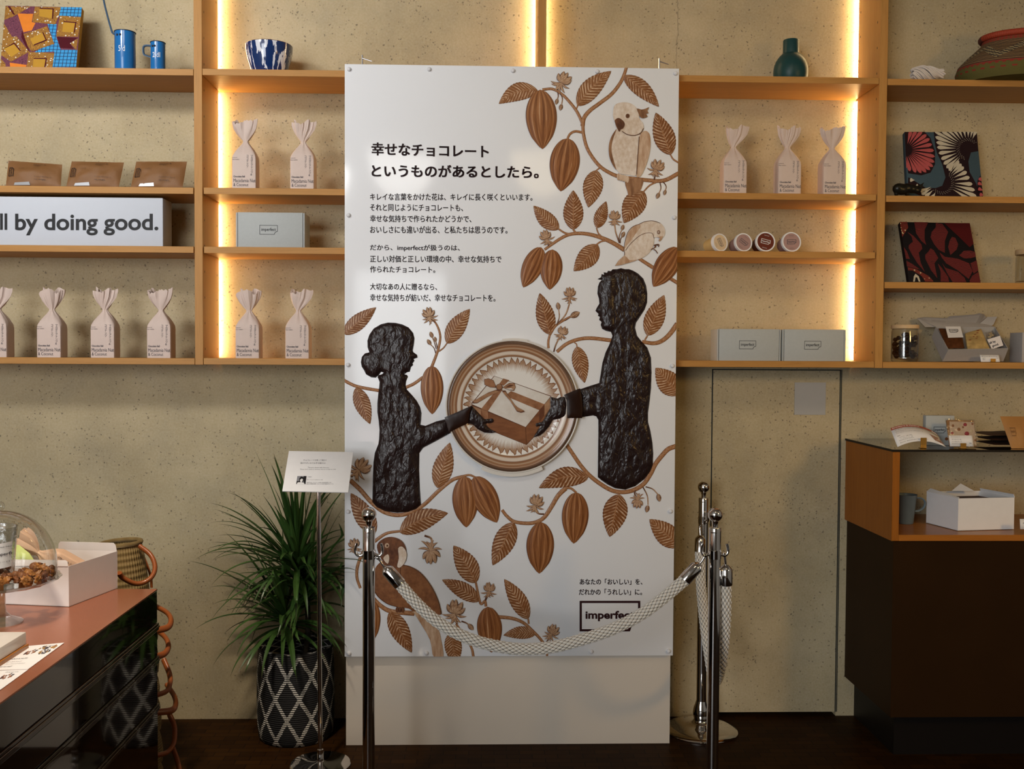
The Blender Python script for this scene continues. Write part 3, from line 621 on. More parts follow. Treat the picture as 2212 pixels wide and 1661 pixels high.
for i, (bl, br, tr, tl, lab) in enumerate((((12.3, 402), (131, 403), (134.5, 355.5), (18.5, 347), 'brown kraft snack pouch furthest left, above the white slogan sign'), ((142.5, 402), (256, 403.5), (268, 351), (155, 348.5), 'middle one of three brown kraft snack pouches above the slogan sign'), ((282, 403), (394, 404), (404, 349), (294.5, 349), 'brown kraft snack pouch nearest the upright, above the slogan sign'))):
    Yb, Yt = -.20, -.165; z = Z['L'][1]; q = [at(*bl, Yb), at(*br, Yb), at(*tr, Yt), at(*tl, Yt)]; q[0].z = q[1].z = z + .001
    t = thing('snack_pouch', lab, 'pouch', ((q[0].x + q[1].x) / 2, Yb, z), group='kraft pouches above the slogan sign')
    mb, nrm = pouch_mb(q, 0.019, seed=i, n=26, m_=14); po = mb.build('pouch', M_['kraft'], t, merge=False)
    on = lambda u, v, h=.0235: (q[0] * (1 - u) + q[1] * u) * (1 - v) + (q[3] * (1 - u) + q[2] * u) * v + nrm * (h * (math.sin(math.pi * max(.02, min(.98, u))) ** .6 * math.sin(math.pi * max(.02, min(.98, v * 1.06))) ** .6) + .002)
    m = MB(); LOGO(m, lambda u, v: on(.05 + .10 * (1 - v), .36 + .34 * u), 0, .05, txt=True); m.build('logo', M_['black'], po); m = MB()
    for k in range(5): text_on(m, ['Lemon &', 'Ginger', 'ミックス', 'ナッツとドライフルーツ', 'net weight'][k], (lambda x, y, w, hh: lambda u, v: on(x + w * u, y + hh * v))([.5, .5, .25, .55, .55][k], [.86, .78, .62, .3, .2][k], [.22, .14, .1, .3, .2][k], .05), 0)
    m.build('print', M_['black'], po)
    MB().add([on(.16, .05, .02), on(.46, .05, .02), on(.45, .15, .02), on(.18, .13, .02)], [(0, 1, 2, 3)]).build('clear_window', M_['steel'], t)

# ------------------------------------------------------------------ ice-cream tubs lying with their lids to the room
def make_tub(name, label, cx, cy, rpx, Yl, tilt, az, lidc, inkm, lrot, cupm):
    p = at(cx, cy, Yl); r = rpx * (p - CAM).dot(FW) / F; z = Z['M'][2]
    ax = Vector((math.sin(az) * math.cos(tilt), -math.cos(az) * math.cos(tilt), math.sin(tilt)))
    X = Vector((0, 0, 1)).cross(ax).normalized(); Yv = ax.cross(X); c0 = Vector((p.x, Yl, z + r * math.cos(tilt) + .0005))
    Mx = Matrix((X, Yv, ax)).transposed()
    t = thing(name, label, 'tub', (c0.x, c0.y, z), group='paper dessert tubs')
    MB().lathe([(0, -.072), (r * .72, -.072), (r * .73, -.07), (r * .93, -.004)], 40, c0, M=Mx).build('cup', cupm, t)
    MB().lathe([(r * .93, -.012), (r * .99, -.012), (r, -.002), (r * .97, .001), (r * .86, .001), (r * .85, -.001), (0, -.001)], 48, c0, M=Mx).build('lid', M_['paper'], t)
    ld = MB().lathe([(r * .845, -.0004), (0, -.0002)], 48, c0, M=Mx, sm=False).build('label_disc', lidc, t)
    m = MB(); ca, sa = math.cos(lrot), math.sin(lrot)
    def on(x, y): return c0 + Mx @ Vector(((x * ca - y * sa) * r, (x * sa + y * ca) * r, .0006))
    LOGO(m, lambda u, v: on(-.48 + .96 * u, -.23 + .46 * v), 0, .045, bold=.02); m.build('logo', inkm, ld); m = MB()
    for k, (y0, w) in enumerate(((.58, .5), (-.66, .5))): text_on(m, ['natural ice cream', 'made with care'][k], lambda u, v: on(-w / 2 + w * u, y0 + .08 * v), 0)
    m.build('lettering', inkm, ld); return t
l_cream = plain('cream_label', (0.72, 0.55, 0.35), 0.5); l_mauve = plain('mauve_label', (0.40, 0.245, 0.22), 0.5); l_choc = plain('chocolate_label', (0.13, 0.022, 0.012), 0.5)
cc = plain('yellow_paper_cup', (0.62, 0.44, 0.19), 0.5)
make_tub('dessert_tub', 'cream coloured dessert tub lying furthest left with its lid to the room', 1556, 522, 20.0, -.205, .12, .42, l_cream, M_['greytext'], -1.15, cc)
make_tub('dessert_tub', 'mauve dessert tub with a slanting logo, between the cream and chocolate tubs', 1606.5, 522, 20.5, -.21, .10, .22, l_mauve, M_['greytext'], -.62, l_mauve)
make_tub('dessert_tub', 'dark chocolate dessert tub with a white logo', 1654, 522.5, 22, -.215, .10, .10, l_choc, M_['whitetext'], -.22, l_choc)
make_tub('dessert_tub', 'mauve dessert tub with a level logo, furthest right of the tubs', 1710, 523, 22, -.215, .10, .12, l_mauve, M_['greytext'], 0.03, l_mauve)

# ------------------------------------------------------------------ right bay: yarn, woven basket, carved animal
z = Z['R'][0]; x0, x1 = at(1964, 160, -.18).x, at(2030, 160, -.18).x
YY = -.205; t = thing('yarn_skein', 'small twisted skein of white yarn on the top right shelf', 'yarn', ((x0 + x1) / 2, YY, z))
m = MB(); R = random.Random(4)
for k in range(26):
    ph = 2 * math.pi * k / 26; pts = []
    for i in range(25):
        u = i / 24; a = ph + 4.2 * u; env = 0.55 + .45 * math.sin(math.pi * min(1, u * 1.15)) + .35 * max(0, u - .8); rr = .0185 * env * (0.75 + .25 * ((k * 7) % 3) / 2)
        rr *= 1.45; pts.append(((x0 + (x1 - x0) * (u + .03 * math.sin(a + k))), YY + rr * math.cos(a) * .9, max(z + .0033, z + .031 + rr * math.sin(a) * (1.12 - .2 * u))))
    m.tube(pts, .0030, 6)
m.build('strands', plain('white_cotton_yarn', (0.66, 0.60, 0.55), 0.9), t)
def basketmat():
    m = Mat('woven_basket_bands'); u, v = m.uvs(); v = m.math('MINIMUM', m.math('MULTIPLY', v, 1.9), m.math('MULTIPLY_ADD', v, .95, .2))
    sq = m.math('GREATER_THAN', m.math('FRACT', m.math('MULTIPLY', u, 60)), 0.5)
    chk = m.math('GREATER_THAN', m.math('MULTIPLY', m.math('SINE', m.math('MULTIPLY', u, 2 * math.pi * 44)), m.math('SINE', m.math('MULTIPLY', v, 2 * math.pi * 22))), 0.0)
    zig = m.math('ABSOLUTE', m.math('SUBTRACT', m.math('MULTIPLY', m.math('PINGPONG', m.math('MULTIPLY', u, 8), 0.5), 0.40), m.math('SUBTRACT', v, 0.50)))
    lines = m.math('GREATER_THAN', m.math('SINE', m.math('MULTIPLY', v, 2 * math.pi * 46)), 0.1)
    mid = m.mix(lines, (0.03, 0.012, 0.008), (0.30, 0.18, 0.07)); mid = m.mix(m.math('LESS_THAN', zig, 0.055), mid, m.mix(chk, (0.015, 0.010, 0.012), (0.42, 0.33, 0.16)))
    red = (0.30, 0.022, 0.012); gr = (0.125, 0.115, 0.020)
    low = m.mix(m.math('MULTIPLY', sq, m.math('GREATER_THAN', v, 0.33)), gr, red); low = m.mix(m.math('GREATER_THAN', v, 0.365), low, red)
    low = m.mix(m.math('MULTIPLY', m.math('GREATER_THAN', m.math('FRACT', m.math('MULTIPLY', u, 40)), 0.55), m.math('MULTIPLY', m.math('GREATER_THAN', v, 0.215), m.math('LESS_THAN', v, 0.255))), low, red)
    c = m.mix(m.math('GREATER_THAN', v, 0.40), low, mid); c = m.mix(m.math('GREATER_THAN', v, 0.81), c, m.mix(sq, red, (0.22, 0.05, 0.012))); c = m.mix(m.math('GREATER_THAN', v, 0.87), c, gr)
    b = m.math('SINE', m.math('MULTIPLY', v, 2 * math.pi * 60)); m.p(col=m.mix(m.math('MULTIPLY', m.noise(m.uv(), 300, 2), .4), c, (0.05, 0.03, 0.015)), rough=0.8); return m.bump(b, 0.4, 0.002).m
cx = at(2222, 120, -.186).x; rb = cx - at(2069.5, 120, -.186).x; rr = cx - at(2124, 80, -.186).x; hh = at(2124, 84, -.186).z - z
t = thing('woven_basket', 'large round red, green and black woven basket at the right end of the top shelf', 'basket', (cx, -.186, z)); sy = .62
prof = [(rb * .93, 0), (rb * .985, hh * .12), (rb, hh * .22), (rb * .965, hh * .38), (rb * .86, hh * .55), (rb * .74, hh * .72), (rr * 1.0, hh * .86), (rr * .985, hh * .93), (rr, hh * .97)]
MB().lathe(prof + [(rr * .96, hh * .97), (rr * .9, hh * .5)], 72, (cx, -.186, z), sy=sy).build('basket_body', basketmat(), t)
MB().lathe([(0, .0005), (rb * .6, .0005), (rb * .93, .002)], 72, (cx, -.186, z), sy=sy).build('basket_base', plain('olive_straw', (.10, .092, .018), .8, var=.2), t)
def rimm():
    m = Mat('wrapped_red_rim'); u, v = m.uvs(); s = m.math('GREATER_THAN', m.math('FRACT', m.math('MULTIPLY', v, 3.3)), .5); m.p(col=m.mix(s, (0.10, 0.014, 0.009), (0.34, 0.040, 0.012)), rough=0.7); return m.bump(m.math('SINE', m.math('MULTIPLY', v, 900)), 0.3, .001).m
MB().tube([Vector((cx + rr * math.cos(a), -.186 + rr * sy * math.sin(a), z + hh)) for a in [2 * math.pi * i / 60 for i in range(61)]], .0115, 10).build('rim', rimm(), t)
# carved animal
z = Z['R'][1]; Y = -.215; g = lambda px, py: at(1900 + px * .14105, 270 + py * .14105, Y)
t = thing('carved_animal', 'small dark carved buffalo figure in front of the slate blue canvas', 'figurine', (g(430, 1060).x, Y, z))
m = MB()
for c, r in (((330, 985), (.0325, .018, .0215)), ((300, 975), (.025, .018, .0205)), ((425, 968), (.024, .016, .0185)), ((500, 978), (.023, .013, .0165)), ((570, 998), (.017, .011, .013)), ((255, 1040), (.008, .008, .014)), ((420, 1045), (.008, .008, .013))): m.ell(g(*c), r, 24, 16)
m.tube([g(600, 1000), g(640, 950), g(665, 905)], [.008, .0055, .0015], 8); m.tube([g(560, 960), g(640, 920), g(692, 872)], [.006, .004, .001], 8)
m.ell(g(480, 925), (.007, .005, .008))
o = m.build('carved_body', plain('dark_carved_wood', (0.013, 0.011, 0.007), 0.3, var=.4, scale=60), t)
md = o.modifiers.new('merge', 'REMESH'); md.mode = 'VOXEL'; md.voxel_size = .0016; md.use_smooth_shade = True
s2 = o.modifiers.new('soft', 'SMOOTH'); s2.iterations = 14

# ------------------------------------------------------------------ glass jars and the open gift box, right bay
def jar(cxpx, rpx, pyt, z, Y, name, label, lidpx, inner):
    c = at(cxpx, 600, Y); r = rpx * (c - CAM).dot(FW) / F; h = at(cxpx, pyt, Y - r * .7).z - z; lh = lidpx * .00175
    t = thing(name, label, 'jar', (c.x, Y, z)); cc = (c.x, Y, z)
    MB().lathe([(0, .002), (r * .9, .0), (r * .98, .006), (r, .014), (r, h - lh - .012), (r * .93, h - lh), (r * .90, h - lh), (r * .95, h - lh - .014), (r * .95, .012), (0, .008)], 48, cc).build('glass_body', M_['glass'], t)
    MB().lathe([(0, h - lh), (r * 1.02, h - lh), (r * 1.03, h - lh + .002), (r * 1.03, h - .002), (r * 1.0, h), (0, h)], 48, cc).build('lid', M_['palewood'], t)
    return t, c, r, h, lh
z = Z['R'][3]; t, c, r, h, lh = jar(1957, 28, 701.5, z, -.19, 'glass_jar', 'lidded glass jar of dark chocolate nuts beside the open gift box', 8, None)
m = MB()
LOGO(m, lambda u, v: Vector((c.x + r * .999 * math.sin(-.75 + 1.5 * u), -.19 - r * 1.004 * math.cos(-.75 + 1.5 * u), z + h * .40 + h * .26 * v)), 0, .03, bold=.03); m.build('logo', M_['black'], t)
R = random.Random(9); m = MB()
for i in range(90):
    a = R.uniform(0, 6.28); q = r * .82 * math.sqrt(R.random()); m.ell((c.x + q * math.cos(a), -.19 + q * math.sin(a), z + .018 + R.random() * h * .62), (.0095, .0085, .008), 8, 6, seed=i)
tag(m.build('chocolate_nuts', plain('dark_chocolate_nut', (0.030, 0.010, 0.005), 0.25, var=.3, scale=90)), 'dark chocolate coated nuts filling the lidded jar', 'nuts', kind='stuff')
z = Z['R'][2]; jar(2228, 32, 537, z, -.17, 'glass_jar', 'clear empty jar with pale lid at the photo edge beside the red canvas', 11, None)
gx = at(2206, 700, -.18).x
t = thing('carton', 'plain grey carton cut off by the photo edge on the lowest right shelf', 'box', (gx + .06, -.15, Z['R'][3])); MB().box(gx, gx + .13, -.19, -.10, Z['R'][3], at(2206, 718, -.19).z).build('body', M_['boxgreyw'], t, bevel=.001)
# open gift box: tray tipped back so that its inside faces the room
z = Z['R'][3]; g = lambda px, py, Y: at(1900 + px * .14105, 660 + py * .14105, Y)
A0, B0 = g(965, 826, -.17), g(1893, 868, -.17); A0.z = B0.z = z + .003; B0.z = A0.z
A1, B1 = g(1052, 676, -.205), g(1972, 660, -.205); C1, D1 = g(860, 325, -.065), g(1768, 325, -.065); C0, D0 = g(798, 490, -.05), g(1770, 560, -.05)
t = thing('gift_box', 'open grey gift box showing sweets, lid flaps raised, lowest right shelf', 'box', ((A0.x + B0.x) / 2, -.12, z))
th = 0.0025
m = MB()
def wall(a, b, c_, d_, m=m):
    n = (b - a).cross(d_ - a).normalized() * th; m.hexa([a, b, b - n, a - n, d_, c_, c_ - n, d_ - n])
wall(A0, B0, B1, A1); wall(C0, A0, A1, C1); wall(B0, D0, D1, B1); wall(D0, C0, C1, D1); wall(C0, D0, B0, A0)
m.build('tray', M_['boxgreyw'], t)
E1, F1 = g(575, 200, -.02), g(1630, 190, -.02)
m = MB(); q = [C1 + Vector((-.004, .004, 0)), D1 + Vector((.004, .004, 0))]
up = [(575, 195), (700, 180), (930, 190), (1030, 200), (1080, 165), (1460, 140), (1530, 118), (1600, 135), (1630, 180), (1540, 265)]
m.prism([C1, D1] + [g(x, y, -.035) for x, y in up[::-1]], (0, .0025, .001)); m.build('lid', M_['boxgreyw'], t)
m = MB(); m.prism([g(1540, 270, -.04), g(1700, 320, -.05), g(1745, 290, -.05), g(1800, 170, -.04), g(1650, 175, -.035)], (0, .0025, 0)); m.build('lid_flap', M_['boxgreyw'], t)
m = MB(); m.prism([g(700, 330, -.06), g(860, 330, -.06), g(640, 215, -.04), g(575, 200, -.04)], (0, .0025, 0)); m.build('lid_flap', M_['boxgreyw'], t)
nb = (B0 - A0).cross(C0 - A0).normalized()
def inb(pts, Yf, Yb): return [g(x, y, Yf if y > 480 else Yb) for x, y in pts]
q = [g(1045, 655, -.185), g(1300, 655, -.185), g(1245, 350, -.095), g(900, 350, -.095)]
t = thing('cookie_pouch', 'brown cookie in a clear pouch with white logo label, in the gift box', 'pouch', q[0]); mb, nr = pouch_mb(q, .012); mb.build('cookie', plain('brown_cookie', (0.10, 0.035, 0.012), 0.35, var=.3, scale=80), t, merge=False)
f = lambda u, v, h=.015: (q[0] * (1 - u) + q[1] * u) * (1 - v) + (q[3] * (1 - u) + q[2] * u) * v + nr * h
lc = MB().add([f(.14, .37, .0155), f(.95, .39, .0155), f(.93, .98, .012), f(.26, .98, .012)], [(0, 1, 2, 3)]).build('label_card', M_['paper'], t)
m = MB(); LOGO(m, lambda u, v: f(.34 + .42 * u, .64 + .16 * v, .0163), 0, .05); m.build('logo', M_['black'], lc)
q2 = [g(1350, 655, -.192), g(1690, 655, -.192), g(1555, 350, -.12), g(1310, 420, -.12)]
t = thing('white_chocolate_bar', 'cream slab of fruit-studded white chocolate in the middle of the gift box', 'chocolate', q2[0]); m = MB(); n2 = m.slab(q2, .010); m.build('slab', plain('cream_chocolate', (0.55, 0.38, 0.15), 0.35, var=.35, scale=45), t, bevel=.002)
m = MB(); R = random.Random(2)
for i in range(7):
    u, v = R.uniform(.15, .8), R.uniform(.45, .95); m.ell((q2[0] * (1 - u) + q2[1] * u) * (1 - v) + (q2[3] * (1 - u) + q2[2] * u) * v + n2 * .001, (.006, .003, .0025), 8, 5)
m.build('fruit_piece', plain('dried_fruit', (0.22, 0.06, 0.02), 0.5), t)
q3 = [g(1720, 668, -.20), g(1895, 610, -.20), g(1845, 462, -.175), g(1648, 520, -.175)]
t = thing('slogan_card', 'small white slogan card standing in the right end of the gift box', 'card', q3[0]); m = MB(); n3 = m.slab(q3, .0008); m.build('card', M_['card'], t)
f3 = lambda u, v: (q3[0] * (1 - u) + q3[1] * u) * (1 - v) + (q3[3] * (1 - u) + q3[2] * u) * v + n3 * .0006
m = MB(); text_on(m, 'all by', lambda u, v: f3(.02 + .52 * u, .45 + .27 * v), .03); text_on(m, 'good.', lambda u, v: f3(.12 + .56 * u, .10 + .27 * v), .03); m.build('lettering', M_['black'], t)
q4 = [g(1640, 500, -.14), g(1790, 520, -.14), g(1740, 380, -.10), g(1620, 410, -.10)]
t = thing('nut_packet', 'tiny clear packet of pale nuts behind the slogan card', 'packet', q4[0]); mb, nr4 = pouch_mb(q4, .008); mb.build('film_wrap', M_['film'], t, merge=False)
m = MB()
for i in range(8): u, v = R.uniform(.25, .75), R.uniform(.2, .7); m.ell((q4[0] * (1 - u) + q4[1] * u) * (1 - v) + (q4[3] * (1 - u) + q4[2] * u) * v, (.006, .005, .005), 8, 5)
m.build('nuts', plain('pale_nut', (0.5, 0.4, 0.25), 0.5), t)
def price_card(bl, br, tr, tl, Yb, Yt, z, label, lines, name='price_card', bent=0.0, head=None, clip=(.48, .74)):
    q = [at(*bl, Yb), at(*br, Yb), at(*tr, Yt), at(*tl, Yt)]; dz = z + .003 - min(q[0].z, q[1].z)
    t = thing(name, label, 'card', ((q[0].x + q[1].x) / 2, Yb, z)); n = (q[1] - q[0]).cross(q[3] - q[0]).normalized()
    bz = lambda u: 4 * u * (1 - u) * bent
    f = lambda u, v, h=0.0: (q[0] * (1 - u) + q[1] * u) * (1 - v) + (q[3] * (1 - u) + q[2] * u) * v + Vector((0, 0, bz(u) * (1.0 if v > .5 else 1))) + n * h
    m = MB(); K = 12
    for i in range(K): m.add([f(i / K, 0), f((i + 1) / K, 0), f((i + 1) / K, 1), f(i / K, 1)], [(0, 1, 2, 3)])
    o = m.build('card', M_['paper'], t); sm = o.modifiers.new('thickness', 'SOLIDIFY'); sm.thickness = .0006; sm.offset = -1
    if head:
        m = MB()
        for i in range(K): m.add([f(i / K, .86, .0006), f((i + 1) / K, .86, .0006), f((i + 1) / K, .995, .0006), f(i / K, .995, .0006)], [(0, 1, 2, 3)])
        m.build('header_band', head, o)
    m = MB()
    for tx, x, y, w, h in lines: text_on(m, tx, (lambda x, y, w, h: lambda u, v: f(x + w * u, y + h * v, .0007))(x, y, w, h), 0.0)
    m.build('lettering', M_['greytext'], o)
    cxm = f((clip[0] + clip[1]) / 2, 0); wq = (clip[1] - clip[0]) * (q[1] - q[0]).length / 2
    m = MB(); m.box(cxm.x - wq, cxm.x + wq, cxm.y - .004, cxm.y - .0025, z + .0005, cxm.z + .012); m.box(cxm.x - wq, cxm.x + wq, cxm.y - .004, cxm.y + .012, z + .0003, z + .002); m.build('holder_clip', M_['brass'], t)
    return t, f
pc = lambda x, y: (1900 + x * .14105, 660 + y * .14105)
price_card(pc(1555, 862), pc(1845, 862), pc(1830, 755), pc(1535, 755), -.232, -.222, Z['R'][3], 'small white price card in a brass clip before the gift box', [('ギフトボックス', .08, .74, .8, .1), ('GIFT', .1, .45, .16, .12), ('BOX', .1, .25, .14, .12), ('1,500', .8, .45, .13, .12)])
# ------------------------------------------------------------------ the big white art panel
YB = -0.300
bx0, bx1 = at(744.5, 760, YB).x, at(1460.5, 760, YB).x; bzt, bzb = at(1100, 143, YB).z, at(1100, 1417.3, YB).z
art = thing('art_panel', 'tall glossy white panel with chocolate painting of two people sharing a gift', 'panel', ((bx0 + bx1) / 2, -.27, 0))
MB().box(bx0, bx1, YB, -.274, bzb, bzt).build('board', M_['board'], art, bevel=.001)
p0, p1 = atz(748, 1608, 0).x, atz(1447, 1607, 0).x
MB().box(p0, p1, -.273, -.246, 0, bzt - .05).build('base_board', M_['plinthgrey'], art, bevel=.001)
for px in (783, 1424):
    x = at(px, 140, -.26).x; zt = at(px, 119 if px < 1000 else 126, -.26).z; m = MB()
    m.tube([(x, -.26, bzt - .06), (x, -.26, zt)], .0032, 8); m.tube([(x, -.262, zt - .012), (x + .034, -.262, zt - .022)], .0018, 6); m.build('hanging_hook', M_['steel'], art)
for px, py in ((754, 150), (927, 150), (1108, 153), (1290, 155), (1459, 159), (753, 465), (752, 788), (752, 1105), (1456, 470), (1452, 790), (1448, 1104), (754, 1411), (921, 1410), (1101, 1409), (1277, 1407), (1444, 1406)):
    p = at(px, py, YB); r = .0078
    MB().lathe([(r, 0), (r, .003), (r * .92, .0065), (r * .7, .0085), (r * .35, .0095), (0, .0098)], 20, p, M=Matrix(((1, 0, 0), (0, 0, -1), (0, 1, 0)))).build('cap_nut', M_['bolt'], art)
def A(px, py, h=0.0):
    p = at(px, py, YB - h); p.x = max(bx0 + .0004, min(bx1 - .0004, p.x)); p.z = max(bzb + .0004, min(bzt - .0004, p.z)); return p
CR = {'2': (1060, 130, .2228), '3': (1090, 400, .21678), '4': (740, 640, .19266), '5': (940, 700, .2047), '6': (1160, 740, .2168), '7': (740, 940, .2950), '8': (1060, 1040, .23477), '0': (0, 0, 1)}
def cp(c, x, y): o = CR[c]; return (o[0] + x * o[2], o[1] + y * o[2])
# painted chocolate: colours of the strokes, in the part's own coordinates
LT, MD, DK = (0.66, 0.46, 0.30), (0.33, 0.128, 0.036), (0.105, 0.028, 0.008)
def leafm():
    m = Mat('painted_leaf'); u, v = m.uvs(); a = m.math('ABSOLUTE', m.math('MULTIPLY_ADD', v, 2, -1)); r = m.rnd()
    nz = m.noise(m.vec(m.math('MULTIPLY', u, 5), v, m.math('MULTIPLY', r, 50)), 2.2, 3)
    ph = m.math('MULTIPLY', m.math('SUBTRACT', u, m.math('MULTIPLY', a, 0.17)), 13)
    s = m.math('MULTIPLY_ADD', m.math('SINE', m.math('MULTIPLY', m.math('ADD', ph, m.math('MULTIPLY', nz, .55)), 6.283)), .5, .5)
    fine = m.noise(m.vec(m.math('MULTIPLY', ph, 2.2), m.math('MULTIPLY', a, 1.5), m.math('MULTIPLY', r, 80)), 2.5, 3, .65)
    c = m.mix(fine, m.mix(r, DK, (0.16, 0.054, 0.015)), m.mix(r, MD, (0.40, 0.175, 0.062)))
    c = m.mix(m.math('MULTIPLY', m.ramp(s, [(.56, 0), (.98, 1)]), m.ramp(nz, [(.38, .08), (.62, 1)])), c, LT)
    c = m.mix(m.math('MULTIPLY', m.ramp(s, [(0, 1), (.25, 0)]), .45), c, DK)
    c = m.mix(m.ramp(a, [(.02, 1), (.075, 0)]), c, (0.36, 0.17, 0.075)); c = m.mix(m.math('MULTIPLY', m.ramp(a, [(.88, 0), (.98, 1)]), .6), c, DK)
    m.p(col=c, rough=.38, spec=.2); return m.bump(m.math('ADD', s, fine), .07, .002).m
def podm():
    m = Mat('painted_cacao_pod'); u, v = m.uvs(); r = m.rnd(); a = m.math('MULTIPLY_ADD', v, 2, -1); w = m.math('ARCSINE', m.math('MULTIPLY', a, .985))
    n1 = m.noise(m.vec(m.math('MULTIPLY', w, 5.5), m.math('MULTIPLY', u, .9), m.math('MULTIPLY', r, 60)), 1.6, 4, .6)
    n2 = m.noise(m.vec(m.math('MULTIPLY', w, 14), m.math('MULTIPLY', u, 1.6), m.math('MULTIPLY', r, 40)), 1.8, 3, .6)
    rib = m.math('MULTIPLY_ADD', m.math('SINE', m.math('MULTIPLY', w, 13)), .5, .5)
    t = m.math('ADD', m.math('MULTIPLY', n1, .55), m.math('ADD', m.math('MULTIPLY', n2, .35), m.math('MULTIPLY', rib, .12)))
    c = m.ramp(t, [(.34, DK), (.47, (0.215, 0.076, 0.022)), (.59, (0.37, 0.152, 0.052)), (.70, (0.56, 0.35, 0.20))])
    c = m.mix(m.math('MULTIPLY', m.ramp(m.math('ABSOLUTE', a), [(.84, 0), (.99, 1)]), .75), c, DK)
    m.p(col=c, rough=.36, spec=.2); return m.bump(t, .08, .002).m
def branchm():
    m = Mat('painted_branch'); u, v = m.uvs(); a = m.math('ABSOLUTE', m.math('MULTIPLY_ADD', u, 2, -1)); r = m.rnd()
    n1 = m.noise(m.vec(m.math('MULTIPLY', u, 3.5), m.math('MULTIPLY', v, 9), m.math('MULTIPLY', r, 30)), 2.0, 3)
    c = m.ramp(m.math('SUBTRACT', n1, m.math('MULTIPLY', a, .16)), [(.2, (0.20, 0.075, 0.025)), (.42, (0.36, 0.16, 0.064)), (.62, (0.46, 0.27, 0.15))])
    c = m.mix(m.math('MULTIPLY', m.ramp(a, [(.72, 0), (.97, 1)]), .8), c, (0.09, 0.027, 0.009)); m.p(col=c, rough=.38, spec=.2); return m.m
def flowerm():
    m = Mat('painted_blossom'); u, v = m.uvs(); a = m.math('ABSOLUTE', m.math('MULTIPLY_ADD', v, 2, -1)); r = m.rnd()
    n1 = m.noise(m.vec(m.math('MULTIPLY', u, 2), m.math('MULTIPLY', v, 5), m.math('MULTIPLY', r, 30)), 2.4, 3)
    c = m.ramp(n1, [(.32, (0.20, 0.08, 0.033)), (.5, (0.46, 0.27, 0.15)), (.66, (0.64, 0.47, 0.32))]); c = m.mix(m.math('MULTIPLY', m.ramp(a, [(.42, 0), (.86, 1)]), .9), c, (0.085, 0.024, 0.009))
    m.p(col=c, rough=.38, spec=.2); return m.m
def featherm(name, lo, hi, sc=(60, 60), dk=None):
    m = Mat(name); P = m.pos(); n1 = m.noise(m.map(P, (sc[0], 1, sc[1])), 1.0, 4, .65); n2 = m.noise(P, 14, 2)
    m.p(col=m.mix(m.ramp(m.math('ADD', m.math('MULTIPLY', n1, .65), m.math('MULTIPLY', n2, .35)), [(.36, 0), (.62, 1)]), lo, hi), rough=.4, spec=.2); return m.bump(n1, .2, .001).m
def chocm():
    m = Mat('thick_dark_chocolate'); P = m.pos()
    wv = m.n('VectorMath', {0: P, 1: m.n('VectorMath', {0: m.n('TexNoise', {'Vector': P, 'Scale': 18.0, 'Detail': 3.0}).outputs['Color'], 'Scale': .05}, operation='SCALE').outputs[0]}, operation='ADD').outputs[0]
    n1 = m.noise(m.map(wv, (48, 1, 20)), 1, 2, .45, 1.6); n2 = m.voro(m.map(wv, (60, 1, 30)), 1.0, 'SMOOTH_F1'); n3 = m.noise(m.map(P, (16, 1, 8)), 1, 2, .5, 1.8)
    c = m.mix(n1, (0.011, 0.005, 0.0045), (0.024, 0.011, 0.0095)); m.p(col=c, rough=m.math('MULTIPLY_ADD', n3, .16, .22), spec=.34)
    return m.bump(m.math('ADD', m.math('MULTIPLY', n1, .8), m.math('ADD', m.math('MULTIPLY', n2, .35), n3)), .55, .009).m
M_['leafa'], M_['poda'], M_['brancha'], M_['flowera'], M_['choc'] = leafm(), podm(), branchm(), flowerm(), chocm()
M_['fcream'] = featherm('cream_plumage', (0.60, 0.46, 0.34), (0.78, 0.69, 0.60), (90, 60)); M_['fmid'] = featherm('brown_plumage', (0.15, 0.06, 0.025), (0.38, 0.20, 0.10), (70, 14)); M_['fwing'] = featherm('pale_wing', (0.38, 0.20, 0.10), (0.66, 0.49, 0.35), (60, 12))
M_['fdark'] = featherm('dark_plumage', (0.085, 0.028, 0.012), (0.20, 0.075, 0.03), (70, 50)); M_['fbreast'] = featherm('rust_plumage', (0.16, 0.058, 0.022), (0.28, 0.115, 0.045), (60, 60)); M_['sleeve'] = plain('dark_chocolate_band', (0.021, 0.007, 0.003), .30, var=.2)
M_['line'] = plain('dark_stroke', (0.11, 0.038, 0.014), .4)

def leaf(c, bx, by, tx, ty, w, bow=0, half=0, h=.0014):
    a = Vector(cp(c, bx, by)); b = Vector(cp(c, tx, ty)); s = CR[c][2]; w *= s; bow *= s; d = b - a; L = d.length; n = Vector((-d.y, d.x)).normalized()
    if n.y > 0: n = -n                       # bow > 0 lifts the leaf upward in the picture
    NU, NV = 26, 8; vs = []; uv = []; fs = []
    for i in range(NU + 1):
        u = i / NU; c0 = a + d * u + n * (bow * 4 * u * (1 - u)); wd = w / 2 * (math.sin(math.pi * u ** .82) ** .80 if 0 < u < 1 else 0) * (1.0 + .12 * (1 - u))
        ser = 1 + .035 * math.sin(u * 80)
        for j in range(NV + 1):
            v = j / NV * 2 - 1; p = c0 + n * (wd * v * (ser if abs(v) == 1 else 1)); q = A(p.x, p.y, h + .0016 * (1 - abs(v) ** 1.5) + (.0006 if abs(v) < .1 else 0)); vs.append(q); uv.append((u, j / NV))
    for i in range(NU):
        for j in range(NV): k = i * (NV + 1) + j; fs.append((k, k + 1, k + NV + 2, k + NV + 1))
    MB().add(vs, fs, uv, 0, True).build('leaf', M_['leafa'], art, merge=False)
